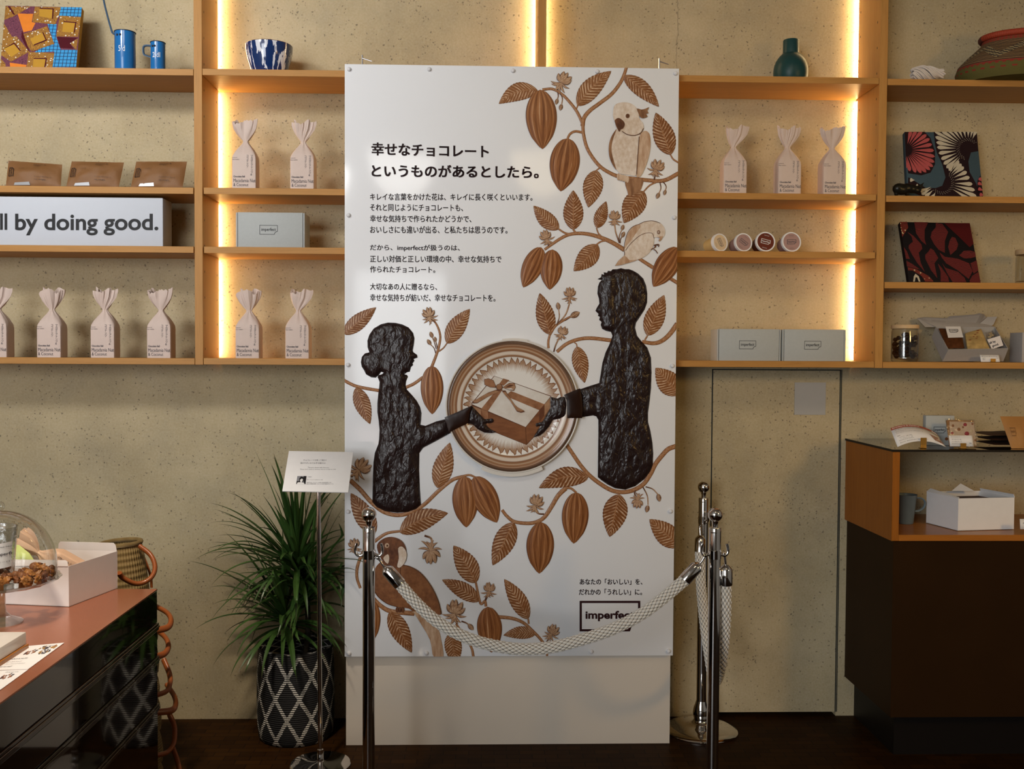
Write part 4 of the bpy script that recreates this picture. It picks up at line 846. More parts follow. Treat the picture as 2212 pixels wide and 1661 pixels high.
def pod(c, tx, ty, bx, by, w, h=.0020):
    a = Vector(cp(c, tx, ty)); b = Vector(cp(c, bx, by)); w *= CR[c][2]; d = b - a; n = Vector((-d.y, d.x)).normalized(); NU, NV = 26, 14; vs = []; uv = []; fs = []
    for i in range(NU + 1):
        u = i / NU; wd = w / 2 * (min(1, (math.sin(math.pi * u ** .86)) ** .62 * 1.0) if 0 < u < 1 else 0)
        if u > .8: wd *= 1 - .25 * ((u - .8) / .2)
        for j in range(NV + 1):
            v = -math.cos(math.pi * j / NV); p = a + d * u + n * wd * v; rib = .0008 * math.cos(v * 12) * math.sin(math.pi * u)
            vs.append(A(p.x, p.y, h + .0035 * math.sqrt(max(0, 1 - v * v)) * math.sin(math.pi * u) + rib)); uv.append((u, v * .5 + .5))
    for i in range(NU):
        for j in range(NV): k = i * (NV + 1) + j; fs.append((k, k + 1, k + NV + 2, k + NV + 1))
    MB().add(vs, fs, uv, 0, True).build('cacao_pod', M_['poda'], art, merge=False)
def ribbon(mb, pts, ws, h=.0008, mi=0, rise=.0014):
    pts = [Vector(p) for p in pts]; n = len(pts); L = 0; vs = []; uv = []; fs = []
    for i, p in enumerate(pts):
        t = (pts[min(i + 1, n - 1)] - pts[max(i - 1, 0)]).normalized(); nn = Vector((-t.y, t.x)); w = ws[i] / 2
        if i: L += (p - pts[i - 1]).length
        for j in range(5):
            v = j / 4 * 2 - 1; q = p + nn * w * v; vs.append(A(q.x, q.y, h + rise * (1 - v * v))); uv.append((j / 4, L * .012))
    for i in range(n - 1):
        for j in range(4): k = i * 5 + j; fs.append((k, k + 1, k + 6, k + 5))
    mb.add(vs, fs, uv, mi, True)
def branch(c, pts, w0, w1=None, name='branch', h=.0008):
    s = CR[c][2]; w1 = w0 if w1 is None else w1; P = crom([cp(c, *p) for p in pts], 7); n = len(P)
    m = MB(); ribbon(m, P, [s * (w0 + (w1 - w0) * i / (n - 1)) for i in range(n)], h); m.build(name, M_['brancha'], art, merge=False)
def petal_art(m, a, b, w, bow=0, h=.0022):
    a, b = Vector(a), Vector(b); d = b - a; n = Vector((-d.y, d.x)).normalized(); NU, NV = 9, 4; vs = []; uv = []; fs = []
    for i in range(NU + 1):
        u = i / NU; c0 = a + d * u + n * bow * 4 * u * (1 - u); wd = w / 2 * (math.sin(math.pi * (.08 + .92 * u)) ** .7 if u < 1 else 0)
        for j in range(NV + 1): v = j / NV * 2 - 1; p = c0 + n * wd * v; vs.append(A(p.x, p.y, h + .001 * (1 - v * v))); uv.append((u, j / NV))
    for i in range(NU):
        for j in range(NV): k = i * (NV + 1) + j; fs.append((k, k + 1, k + NV + 2, k + NV + 1))
    m.add(vs, fs, uv, 0, True)
fR = random.Random(11)
def flower(c, x, y, r, ang=-90, stem=None):
    """blossom: a closed cup of petals towards ang, narrow sepals curling back"""
    o = Vector(cp(c, x, y)); s = CR[c][2]; r *= s * 1.14; m = MB(); k = 0
    if stem: P = crom([cp(c, *p) for p in stem], 6); ribbon(m, P, [s * 15] * len(P), .0012)
    for q, L, w in ((135, .95, .22), (-135, .95, .22), (158, .9, .22), (-158, .9, .22), (180, .85, .2), (105, .9, .2), (-105, .9, .2)):
        a = math.radians(ang + q + fR.uniform(-9, 9)); l = r * L * fR.uniform(.85, 1.15); petal_art(m, o, o + Vector((math.cos(a), math.sin(a))) * l, r * w, r * .14 * (1 if q > 0 else -1), .0016 + k * .00005); k += 1
    for q, L, w, b in ((-52, .85, .40, -.12), (52, .85, .40, .12), (-24, .98, .46, -.06), (24, .98, .46, .06), (0, 1.0, .40, 0)):
        a = math.radians(ang + q + fR.uniform(-6, 6)); petal_art(m, o, o + Vector((math.cos(a), math.sin(a))) * r * L, r * w, r * b, .0026 + k * .0002); k += 1
    m.build('blossom', M_['flowera'], art, merge=False)
def bud(c, x, y, r, stem):
    s = CR[c][2]; m = MB(); P = crom([cp(c, *p) for p in stem], 6); ribbon(m, P, [s * 11] * len(P), .0010)
    e = Vector(cp(c, *stem[-1])); o = Vector(cp(c, x, y)); d = (o - e).normalized() if (o - e).length > .5 else Vector((0, 1))
    petal_art(m, o - d * r * s * 1.1, o + d * r * s * 1.3, r * s * 1.5, 0, .0024); petal_art(m, o - d * r * s * 1.0, o + d * r * s * .9, r * s * .6, 0, .0032); m.build('flower_bud', M_['flowera'], art, merge=False)
def flat(m, c, pts, h, mi=0, smooth=0, rise=.0012):
    P = [Vector(cp(c, *p)) for p in pts]
    if smooth: P = crom(P, smooth, True)
    m.prism([A(p.x, p.y, h + rise) for p in P], (0, rise, 0), mi)
def strokes(m, c, lines, w, h, mi=0):
    for l in lines: P = crom([cp(c, *p) for p in l], 5); ribbon(m, P, [w * CR[c][2]] * len(P), h, mi, .0004)
for a in (('2', 455, 290, 78, 422, 165, 48), ('2', 838, 440, 1168, 105, 175, 22), ('2', 1288, 150, 1632, 452, 150, 20), ('2', 1745, 918, 1600, 508, 195, 0), ('2', 1025, 1065, 946, 1428, 180, 0), ('2', 1485, 1270, 1290, 1580, 205, 12),
          ('3', 540, 440, 288, 205, 150, -14), ('3', 685, 445, 684, 50, 188, 0), ('3', 918, 428, 1012, 160, 122, 0), ('3', 932, 595, 688, 856, 185, -8), ('3', 452, 1490, 350, 1075, 175, 0), ('3', 1422, 1500, 1590, 1094, 185, 0),
          ('4', 8, 425, 375, 124, 165, 0), ('4', 1168, 528, 1426, 142, 190, 10), ('4', 152, 1022, 308, 1432, 170, 0), ('6', 398, 38, 475, 402, 150, 0), ('6', 1420, 520, 1180, 252, 215, 0), ('6', 512, 1340, 18, 1448, 190, 50),
          ('8', 1182, 115, 1094, 510, 210, 0), ('8', 212, 375, 18, 772, 185, 0), ('8', 1745, 600, 1460, 348, 190, 0), ('8', 345, 1268, 124, 898, 150, 10), ('8', 414, 1402, 116, 1415, 110, 18),
          ('7', 695, 388, 786, 54, 138, 0), ('7', 236, 722, 60, 424, 135, 0), ('7', 418, 712, 772, 570, 150, 26), ('7', 978, 1082, 812, 808, 150, 8), ('7', 1002, 1216, 728, 1058, 112, 10), ('7', 345, 1290, 506, 1592, 130, 0), ('7', 795, 1440, 830, 1690, 118, 0)): leaf(*a)
for a in (('2', 480, 285, 502, 862, 302), ('2', 750, 755, 678, 1272, 290), ('3', 365, 618, 185, 1018, 205), ('3', 478, 640, 448, 1042, 222), ('3', 1730, 620, 1482, 1012, 235), ('4', 1000, 778, 1005, 1322, 254), ('8', 788, 98, 764, 572, 246), ('8', 462, 372, 446, 848, 254), ('7', 892, 300, 906, 676, 190), ('7', 965, 303, 1130, 640, 190), ('7', 1062, 1256, 1092, 1592, 182), ('7', 212, 1196, 216, 1512, 125)): pod(*a)
for c, pts, w0, w1 in (('2', [(1316, 70), (1290, 150), (1250, 230), (1170, 330), (1060, 415), (960, 490), (905, 560), (890, 640)], 30, 42), ('2', [(500, 285), (600, 280), (690, 330), (760, 400), (830, 490), (880, 590), (893, 640), (900, 720), (930, 840), (985, 940), (1060, 1030), (1150, 1090), (1250, 1130), (1400, 1150), (1600, 1170), (1700, 1160), (1822, 1096)], 26, 40),
        ('2', [(745, 758), (770, 715), (820, 690), (885, 700)], 22, 26), ('2', [(832, 470), (850, 425), (840, 440)], 14, 12), ('2', [(1055, 1045), (1022, 1070)], 16, 12), ('2', [(1485, 1272), (1540, 1215), (1610, 1180)], 14, 18), ('2', [(1740, 912), (1770, 960), (1822, 994)], 14, 18),
        ('3', [(398, 642), (470, 590), (560, 530), (650, 490), (760, 480), (870, 495), (980, 530), (1080, 575), (1195, 645)], 26, 46), ('3', [(1335, 728), (1480, 822)], 34, 38), ('3', [(1650, 930), (1735, 980)], 34, 38), ('3', [(540, 438), (600, 475), (670, 490)], 18, 20), ('3', [(682, 440), (712, 478)], 18, 22), ('3', [(915, 425), (935, 480), (960, 505)], 14, 16), ('3', [(905, 600), (960, 562), (1015, 552)], 16, 18),
        ('3', [(450, 1490), (435, 1560), (437, 1625)], 22, 26), ('3', [(450, 1490), (510, 1400), (600, 1340), (660, 1308)], 26, 20), ('3', [(520, 1660), (620, 1580), (740, 1535), (870, 1525), (1075, 1548)], 34, 38), ('3', [(1370, 1560), (1480, 1575), (1560, 1555), (1640, 1490), (1722, 1380)], 36, 50), ('3', [(1424, 1500), (1400, 1540), (1405, 1570)], 16, 18),
        ('4', [(10, 940), (130, 1000), (250, 1030), (415, 1058)], 36, 36), ('4', [(700, 1026), (800, 980), (900, 908)], 36, 34), ('4', [(1000, 790), (1050, 660), (1080, 560), (1095, 450), (1070, 350), (1020, 262)], 34, 20), ('4', [(1170, 526), (1130, 580), (1080, 618)], 14, 18), ('6', [(398, 40), (392, 14), (360, -10)], 12, 12),
        ('6', [(290, 1010), (370, 1130), (440, 1230), (520, 1320), (620, 1400), (740, 1470), (850, 1490), (960, 1470), (1060, 1410), (1130, 1310), (1180, 1210), (1250, 1120), (1310, 1060), (1386, 1032)], 38, 48), ('8', [(690, 62), (620, 130), (560, 230), (500, 320), (440, 365), (350, 385), (220, 370), (150, 320), (104, 262)], 44, 28), ('8', [(640, 90), (690, 62), (740, 65), (788, 102)], 26, 20),
        ('8', [(60, 1245), (200, 1260), (300, 1300), (380, 1370), (440, 1430), (490, 1495), (516, 1560), (518, 1612)], 34, 20), ('8', [(345, 1265), (350, 1310)], 16, 18), ('7', [(56, 330), (130, 400), (210, 490), (300, 560), (400, 585), (500, 565), (600, 505), (700, 410), (800, 330), (880, 303)], 34, 26), ('7', [(880, 300), (930, 292), (972, 308)], 18, 14), ('7', [(422, 702), (320, 720), (230, 780)], 18, 26), ('7', [(130, 1120), (105, 1040), (112, 950), (160, 840), (230, 772)], 20, 26), ('7', [(976, 1080), (990, 1150), (1012, 1235), (1042, 1215), (1050, 1255)], 16, 20),
        ('7', [(830, 1380), (900, 1480), (945, 1560), (958, 1622)], 14, 20), ('7', [(215, 1185), (280, 1250), (360, 1290), (525, 1305)], 30, 36), ('7', [(345, 1292), (350, 1285)], 12, 14)): branch(c, pts, w0, w1)
for a in (('2', 690, 215, 100, -60, [(640, 290), (690, 215)]), ('2', 1605, 1055, 90, -70, [(1585, 1160), (1605, 1060)]), ('3', 1095, 335, 78, -92, [(1145, 575), (1105, 460), (1095, 340)]), ('3', 415, 530, 80, -110, [(440, 610), (420, 540)]), ('3', 650, 1100, 78, -90, [(520, 1390), (600, 1300), (640, 1200), (650, 1110)]), ('3', 570, 1480, 72, -70, [(490, 1660), (510, 1590), (560, 1490)]),
          ('4', 970, 220, 92, -105, [(1040, 300), (985, 230)]), ('8', 412, 212, 88, -75, [(490, 300), (440, 295), (405, 260), (412, 215)]), ('8', 1352, 175, 68, 95, [(1330, 80), (1325, 110), (1345, 170)]), ('8', 562, 1395, 78, -65, [(505, 1500), (540, 1430), (562, 1396)]), ('7', 125, 250, 84, -45, [(62, 305), (90, 280), (125, 252)]), ('7', 85, 815, 55, -95, None), ('7', 645, 850, 85, 88, [(600, 735), (650, 760), (655, 840)]), ('7', 820, 1300, 88, -80, [(838, 1384), (820, 1305)]), ('7', 1072, 1140, 58, -85, [(1045, 1210), (1068, 1150)])): flower(*a)
for a in (('2', 640, 400, 24, [(648, 300), (655, 345), (648, 375)]), ('2', 680, 455, 26, [(672, 315), (695, 370), (688, 425)]), ('2', 1622, 1312, 26, [(1640, 1180), (1650, 1240), (1632, 1290)]), ('2', 1688, 1282, 22, [(1665, 1170), (1700, 1220), (1694, 1262)]), ('3', 1176, 422, 24, [(1140, 575), (1145, 500), (1168, 445)]), ('3', 1180, 492, 26, [(1152, 580), (1155, 540), (1170, 512)]), ('3', 533, 1205, 30, [(520, 1395), (545, 1310), (538, 1240)]), ('3', 700, 1290, 42, [(600, 1350), (640, 1325), (665, 1308)]),
          ('4', 995, 432, 30, [(1050, 590), (1030, 520), (1005, 460)]), ('4', 1038, 482, 24, [(1066, 590), (1052, 530), (1042, 505)]), ('4', 970, 515, 30, [(1045, 640), (1025, 580), (985, 540)]), ('8', 1440, 250, 28, [(1400, 50), (1440, 130), (1448, 215)]), ('8', 1546, 148, 30, [(1425, 48), (1490, 70), (1540, 120)]), ('7', 938, 1404, 24, [(870, 1362), (905, 1375), (928, 1392)])): bud(*a)
# the three birds: each one part made of differently painted fields
BM = [M_['fcream'], M_['fmid'], M_['fwing'], M_['fdark'], M_['fbreast'], M_['line'], M_['fcream']]
m = MB()
flat(m, '2', [(1310, 1160), (1470, 1150), (1465, 1230), (1440, 1270), (1350, 1320), (1325, 1270)], .0018, 1, 4)
flat(m, '2', [(1225, 665), (1185, 740), (1168, 820), (1172, 920), (1200, 1020), (1250, 1095), (1340, 1112), (1415, 1108), (1425, 950), (1445, 720), (1350, 670)], .0024, 0, 4)
flat(m, '2', [(1220, 668), (1170, 740), (1145, 830), (1150, 930), (1180, 1010), (1218, 1062), (1195, 980), (1172, 880), (1182, 780)], .0030, 1, 4)
flat(m, '2', [(1478, 690), (1520, 692), (1545, 740), (1548, 850), (1520, 980), (1470, 1100), (1440, 1130), (1412, 1118), (1420, 950), (1440, 750)], .0034, 2, 4)
flat(m, '2', [(1188, 490), (1200, 440), (1240, 415), (1310, 408), (1370, 425), (1412, 460), (1435, 510), (1442, 565), (1475, 610), (1482, 665), (1455, 705), (1400, 728), (1330, 722), (1275, 690), (1225, 665), (1200, 590), (1186, 540)], .0040, 0, 4)
flat(m, '2', [(1415, 468), (1460, 478), (1500, 470), (1536, 455), (1518, 490), (1532, 512), (1505, 520), (1522, 545), (1480, 562), (1450, 552), (1435, 520)], .0044, 1, 2)
flat(m, '2', [(1205, 580), (1240, 560), (1285, 588), (1300, 622), (1285, 660), (1262, 672), (1246, 692), (1225, 655), (1208, 612)], .0056, 3, 4)
flat(m, '2', [(1328 + 20 * math.cos(a), 540 + 22 * math.sin(a)) for a in [i * .63 for i in range(10)]], .0056, 3); flat(m, '2', [(1330 + 11 * math.cos(a), 540 + 13 * math.sin(a)) for a in [i * .63 for i in range(10)]], .0064, 5)
strokes(m, '2', [[(1275, 690), (1330, 722), (1400, 728), (1452, 706), (1482, 660)], [(1440, 740), (1425, 950), (1415, 1108)]], 7, .006, 5)
for k in range(5): flat(m, '2', [(1238 + k * 22 + 15 * math.cos(a), 1130 + k * 6 + 34 * math.sin(a)) for a in [i * .7 for i in range(9)]], .0034 + k * .0002, 2, 3)
m.build('bird', BM, art, merge=False)
m = MB()
flat(m, '3', [(1190, 640), (1200, 560), (1228, 470), (1275, 415), (1340, 388), (1400, 362), (1480, 355), (1552, 378), (1592, 425), (1598, 480), (1572, 522), (1492, 522), (1487, 580), (1460, 650), (1400, 710), (1320, 745), (1240, 772), (1100, 803), (1172, 735), (1192, 690)], .0026, 0, 4)
flat(m, '3', [(1192, 640), (1205, 550), (1240, 465), (1290, 405), (1340, 389), (1352, 415), (1312, 475), (1250, 560), (1210, 610)], .0036, 2, 4)
flat(m, '3', [(1215, 690), (1235, 612), (1330, 520), (1400, 480), (1470, 482), (1488, 545), (1465, 630), (1400, 700), (1310, 742), (1236, 752)], .0038, 0, 4); flat(m, '3', [(1192, 700), (1240, 745), (1320, 745), (1240, 772), (1100, 803)], .0042, 2, 2)
flat(m, '3', [(1528, 516), (1576, 508), (1566, 538), (1542, 560), (1534, 545), (1548, 530)], .0042, 2, 2)
flat(m, '3', [(1535 + 16 * math.cos(a), 468 + 20 * math.sin(a)) for a in [i * .63 for i in range(10)]], .0044, 3); flat(m, '3', [(1535 + 9 * math.cos(a), 468 + 12 * math.sin(a)) for a in [i * .63 for i in range(10)]], .0054, 0); flat(m, '3', [(1536 + 4 * math.cos(a), 468 + 6 * math.sin(a)) for a in [i * .9 for i in range(7)]], .0062, 5)
strokes(m, '3', [[(1190, 640), (1200, 560), (1228, 470), (1275, 415), (1340, 388)], [(1205, 650), (1250, 590), (1330, 515), (1400, 480), (1470, 480), (1488, 530)], [(1190, 640), (1196, 690), (1165, 745), (1100, 803)], [(1340, 388), (1400, 362), (1480, 355), (1552, 378)]], 5, .0050, 5)
strokes(m, '3', [[(1450, 645), (1490, 625), (1510, 610)], [(1510, 610), (1490, 598), (1535, 590), (1534, 615)], [(1485, 640), (1505, 650), (1525, 680)], [(1495, 620), (1510, 595), (1530, 600)]], 9, .004, 3)
m.build('bird', BM, art, merge=False)
m = MB()
flat(m, '7', [(500, 1260), (600, 1330), (690, 1400), (722, 1500), (738, 1640), (668, 1640), (640, 1500), (560, 1360)], .0022, 2, 3)
flat(m, '7', [(255, 950), (222, 1020), (220, 1095), (250, 1170), (320, 1230), (400, 1258), (480, 1268), (530, 1290), (600, 1240), (620, 1100), (480, 960), (380, 950), (310, 920)], .0030, 4, 4)
flat(m, '7', [(425, 957), (480, 958), (570, 1008), (650, 1108), (702, 1220), (722, 1312), (650, 1290), (560, 1210), (470, 1110), (425, 1020)], .0042, 4, 4)
flat(m, '7', [(252, 805), (300, 757), (360, 745), (420, 765), (452, 800), (466, 850), (458, 915), (425, 960), (380, 975), (310, 940), (272, 885)], .0050, 3, 4)
flat(m, '7', [(408, 828), (440, 818), (468, 862), (460, 922), (425, 966), (400, 960), (412, 900)], .0062, 0, 3); flat(m, '7', [(298, 902), (330, 872), (342, 900), (330, 942)], .0062, 0, 3)
flat(m, '7', [(325 + 17 * math.cos(a), 808 + 18 * math.sin(a)) for a in [i * .63 for i in range(10)]], .0064, 2); flat(m, '7', [(327 + 7 * math.cos(a), 809 + 8 * math.sin(a)) for a in [i * .63 for i in range(10)]], .0078, 5)
strokes(m, '7', [[(425, 957), (480, 958), (570, 1008), (650, 1108), (702, 1220), (722, 1312)], [(222, 1020), (220, 1095), (250, 1170), (320, 1230), (400, 1258)], [(425, 965), (425, 1020), (470, 1110), (560, 1210)], [(408, 828), (412, 900), (398, 960)]], 5, .0066, 5)
for k in range(3): flat(m, '7', [(400 + k * 20 + 12 * math.cos(a), 1278 + 20 * math.sin(a)) for a in [i * .7 for i in range(9)]], .0046, 3, 3)
m.build('bird', BM, art, merge=False)

# ------------------------------------------------------------------ the two people in thick dark chocolate
def relief(name, P, h0, hm, mat, step=4.2, amp=.004):
    P = [Vector((p[0], p[1])) for p in P]; n = len(P); R = random.Random(3)
    xs = [p.x for p in P]; ys = [p.y for p in P]; G = []
    def seg(p):
        d = 1e9
        for i in range(n):
            a, b = P[i], P[(i + 1) % n]; e = b - a; L = e.length_squared
            t = 0 if L == 0 else max(0, min(1, (p - a).dot(e) / L)); d = min(d, (p - a - e * t).length_squared)
        return math.sqrt(d)
    def inside(p):
        r = False
        for i in range(n):
            a, b = P[i], P[i - 1]
            if (a.y > p.y) != (b.y > p.y) and p.x < (b.x - a.x) * (p.y - a.y) / (b.y - a.y) + a.x: r = not r
        return r
    y = min(ys); row = 0; dist = []
    while y < max(ys):
        x = min(xs) + (step / 2 if row % 2 else 0)
        while x < max(xs):
            p = Vector((x + R.uniform(-.6, .6), y + R.uniform(-.6, .6)))
            if inside(p):
                d = seg(p)
                if d > step * .45: G.append(p); dist.append(d)
            x += step
        y += step * .87; row += 1
    vs, es, fs, *_ = delaunay_2d_cdt(P + G, [(i, (i + 1) % n) for i in range(n)], [], 1, 1e-5)
    out = []
    for i, v in enumerate(vs):
        d = dist[i - n] if i >= n and i - n < len(dist) else 0.0
        k = 1 - math.exp(-d / 5.0); w = noise.noise(Vector((v.x * .055, v.y * .018, 3))) + .6 * noise.noise(Vector((v.x * .13, v.y * .05, 9)))
        out.append(A(v.x, v.y, h0 + hm * k + amp * w * k))
    edge = [A(p.x, p.y, 0.0004 if h0 < .004 else h0 - .004) for p in P]; K = len(out)
    F = [list(f) for f in fs] + [(i, (i + 1) % n, K + (i + 1) % n, K + i) for i in range(n)]
    return MB().add(out + edge, F, None, 0, True).build(name, mat, art)
def cps(c, s): return [cp(c, *p) for p in s]
woman = cps('4', [(720, 1045), (706, 995), (712, 950), (732, 900), (722, 882), (690, 874), (722, 852), (752, 846), (766, 792), (790, 772), (784, 752), (805, 722), (796, 702), (840, 686), (835, 656), (792, 626), (786, 608), (800, 530), (805, 470), (790, 410), (740, 350), (670, 315), (590, 297), (510, 294), (430, 313), (350, 360), (300, 430), (278, 500), (280, 570), (300, 628), (250, 640), (215, 680), (205, 740), (215, 790), (243, 832), (263, 875), (320, 908), (370, 912), (402, 884), (432, 846), (462, 856), (440, 874), (404, 884), (392, 905), (415, 960), (410, 1020), (400, 1090), (390, 1200), (390, 1300), (405, 1400), (414, 1500), (409, 1600)]) + \
    cps('7', [(262, 65), (236, 130), (226, 200), (222, 300), (218, 490), (250, 527), (310, 556), (400, 568), (480, 562), (540, 540), (574, 508), (566, 400), (560, 250), (562, 130), (590, 92), (680, 45)]) + cps('4', [(1222, 1526), (1178, 1370), (1050, 1402), (930, 1452), (872, 1440), (880, 1380), (884, 1310), (868, 1240), (830, 1170), (780, 1110), (735, 1062)])
relief('woman_figure', woman, .002, .012, M_['choc'])
man = cps('3', [(1060, 1545), (1075, 1500), (1060, 1462), (1012, 1452), (972, 1432), (958, 1392), (966, 1362), (942, 1342), (950, 1312), (930, 1302), (936, 1282), (905, 1252), (920, 1220), (945, 1180), (940, 1130), (925, 1080), (930, 1010), (945, 970), (968, 944), (925, 936), (962, 916), (966, 886), (992, 892), (986, 868), (1022, 872), (1030, 852), (1060, 856), (1075, 838), (1120, 836), (1160, 826), (1200, 836), (1240, 836), (1282, 852), (1330, 880), (1382, 930), (1410, 1000), (1422, 1080), (1420, 1170), (1395, 1240), (1350, 1310), (1310, 1370), (1300, 1420), (1320, 1500), (1370, 1562)]) + \
    cps('6', [(1100, 50), (1135, 150), (1141, 300), (1136, 450), (1120, 600), (1106, 700), (1106, 790), (1130, 880), (1150, 1000), (1158, 1100), (1154, 1220), (1130, 1282), (1070, 1360), (980, 1430), (880, 1465), (780, 1452), (700, 1412), (640, 1370), (606, 1340), (608, 1100), (611, 900), (611, 770), (592, 736), (560, 725), (415, 748), (408, 472), (530, 430), (620, 402), (636, 300), (652, 200), (682, 100), (720, 22)])
relief('man_figure', man, .002, .012, M_['choc'])

# ------------------------------------------------------------------ the round plate, with the gift the two hands share
pc_ = cp('5', 815, 869); PR = 690 * .2047; ctr = at(pc_[0], pc_[1], YB - .02); rp = PR * (ctr - CAM).dot(FW) / F
def platem():
    m = Mat('painted_plate'); s = m.n('SeparateXYZ', {0: m.obj()}); x, y = s.outputs[0], s.outputs[2]
    r = m.math('DIVIDE', m.math('SQRT', m.math('ADD', m.math('MULTIPLY', x, x), m.math('MULTIPLY', y, y))), rp); an = m.math('DIVIDE', m.math('ARCTAN2', y, x), 6.28319)
    rr = m.math('ADD', r, m.math('MULTIPLY_ADD', m.noise(m.obj(), 9, 2), .014, -.007))
    B1, B2, CRM = (0.20, 0.072, 0.024), (0.33, 0.155, 0.068), (0.72, 0.63, 0.53)
    band = m.ramp(rr, [(0, CRM), (.715, CRM), (.73, B2), (.752, CRM), (.764, B1), (.782, B2), (.80, CRM), (.836, CRM), (.85, B1), (.872, (0.25, 0.10, 0.035)), (.89, (0.50, 0.36, 0.24)), (.90, B2), (.925, B1), (.934, (0.48, 0.33, 0.22)), (.942, B1), (.957, (0.05, 0.015, 0.006)), (1, (0.040, 0.012, 0.005))])
    saw = m.math('PINGPONG', m.math('MULTIPLY', m.math('ADD', an, m.math('MULTIPLY', m.noise(m.obj(), 22, 3), .034)), 46), .5)
    sp = m.noise(m.vec(m.math('MULTIPLY', an, 190), m.math('MULTIPLY', r, 3)), 1.0, 3)
    out = m.math('GREATER_THAN', rr, m.math('MULTIPLY_ADD', saw, .18, .66)); fade = m.ramp(m.math('ADD', r, m.math('MULTIPLY_ADD', sp, .22, -.11)), [(.55, 0), (.67, 1)])
    br = m.mix(sp, (0.24, 0.095, 0.033), (0.50, 0.33, 0.20)); z_in = m.math('MULTIPLY', fade, m.math('SUBTRACT', 1.0, out))
    c = m.mix(m.math('LESS_THAN', r, .755), band, m.mix(m.math('MULTIPLY', z_in, .95), (0.80, 0.765, 0.71), br))
    edge = m.math('MULTIPLY', m.math('LESS_THAN', m.math('ABSOLUTE', m.math('SUBTRACT', rr, m.math('MULTIPLY_ADD', saw, .18, .655))), .012), m.math('LESS_THAN', r, .755))
    c = m.mix(m.math('MULTIPLY', edge, .8), c, B1); c = m.mix(m.math('MULTIPLY', m.noise(m.vec(m.math('MULTIPLY', r, 60), an), 1, 2), m.math('MULTIPLY', m.math('GREATER_THAN', r, .76), .35)), c, (0.52, 0.36, 0.24))
    m.p(col=c, rough=.16, spec=.4); return m.m
MY = Matrix(((1, 0, 0), (0, 0, -1), (0, 1, 0)))
pl = thing('round_plate', 'round brown-banded plate with painted gift, mounted on the white panel', 'plate', (ctr.x, YB, ctr.z))
def lz(prof): return [(r * rp, h) for r, h in prof]
def local_lathe(name, prof, mat, parent, n=96):
    o = MB().lathe(lz(prof), n, (0, 0, 0), M=MY).build(name, mat, parent, world=False); return o
local_lathe('painted_face', [(1.0, .026), (.985, .030), (.96, .031), (.93, .027), (.90, .026), (.87, .0245), (.84, .0242), (.80, .022), (.765, .0205), (.74, .017), (.70, .014), (.62, .012), (.4, .011), (.0, .011)], platem(), pl)
M_['porcelain'] = plain('cream_porcelain', (0.72, 0.68, 0.62), .15, var=.02)
local_lathe('plate_back', [(1.0, .026), (1.012, .027), (1.022, .0255), (1.022, .022), (.98, .010), (.72, .0005), (0, .0005)], M_['porcelain'], pl)
for lo, hi, rr in ((-2.02, -1.12, 1.07), (1.36, 1.72, 1.035)):
    pts = [(math.cos(lo + (hi - lo) * i / 16), math.sin(lo + (hi - lo) * i / 16)) for i in range(17)]
    m = MB(); m.prism([Vector((x * rr * rp, -.0245, y * rr * rp)) for x, y in pts] + [Vector((x * .97 * rp, -.0245, y * .97 * rp)) for x, y in pts[::-1]], (0, .024, 0)); m.build('holder_clip', M_['porcelain'], pl, world=False, bevel=.0015)
hP = .0115
def G5(px, py, h): q = cp('5', px, py); return at(q[0], q[1], YB - h)
def gflat(m, pts, h, mi=0, rise=.001, sm=0):
    P = [Vector((*p, 0)) for p in pts]
    if sm: P = crom(P, sm, True)
    m.prism([G5(p.x, p.y, h + rise) for p in P], (0, rise, 0), mi)
M_['giftw'] = featherm('gift_white', (0.60, 0.53, 0.45), (0.72, 0.68, 0.62), (14, 14)); M_['giftb'] = featherm('gift_brown', (0.165, 0.056, 0.018), (0.26, 0.10, 0.036), (14, 60)); M_['giftr'] = featherm('gift_ribbon', (0.20, 0.075, 0.026), (0.36, 0.17, 0.08), (40, 40)); M_['giftl'] = featherm('gift_side', (0.27, 0.12, 0.05), (0.42, 0.24, 0.13), (40, 40)); M_['gifto'] = featherm('gift_outline', (0.11, 0.036, 0.013), (0.15, 0.05, 0.018), (40, 40))
m = MB()
gflat(m, [(384, 835), (622, 545), (1224, 758), (1224, 880), (1042, 1195), (965, 1276), (640, 1146), (384, 1000)], hP, 6)
gflat(m, [(388, 845), (626, 550), (1218, 764), (954, 1086)], hP + .0016, 0); gflat(m, [(388, 868), (952, 1090), (962, 1270), (640, 1142), (388, 1000)], hP + .0016, 1); gflat(m, [(958, 1090), (1100, 908), (1152, 848), (1218, 770), (1218, 880), (1040, 1190), (966, 1268)], hP + .0016, 1)
gflat(m, [(388, 862), (482, 900), (482, 960), (388, 925)], hP + .0022, 3); gflat(m, [(1152, 850), (1218, 770), (1218, 880), (1152, 970)], hP + .0022, 3)
gflat(m, [(484, 896), (652, 690), (712, 690), (556, 918)], hP + .0026, 2); gflat(m, [(484, 900), (556, 920), (562, 1080), (520, 1000)], hP + .0028, 2); gflat(m, [(800, 706), (1154, 846), (1098, 908), (740, 758)], hP + .0026, 2); gflat(m, [(1098, 908), (1154, 848), (1152, 965), (1098, 1040)], hP + .0028, 4); gflat(m, [(676, 630), (718, 574), (782, 592), (722, 650)], hP + .0026, 2)
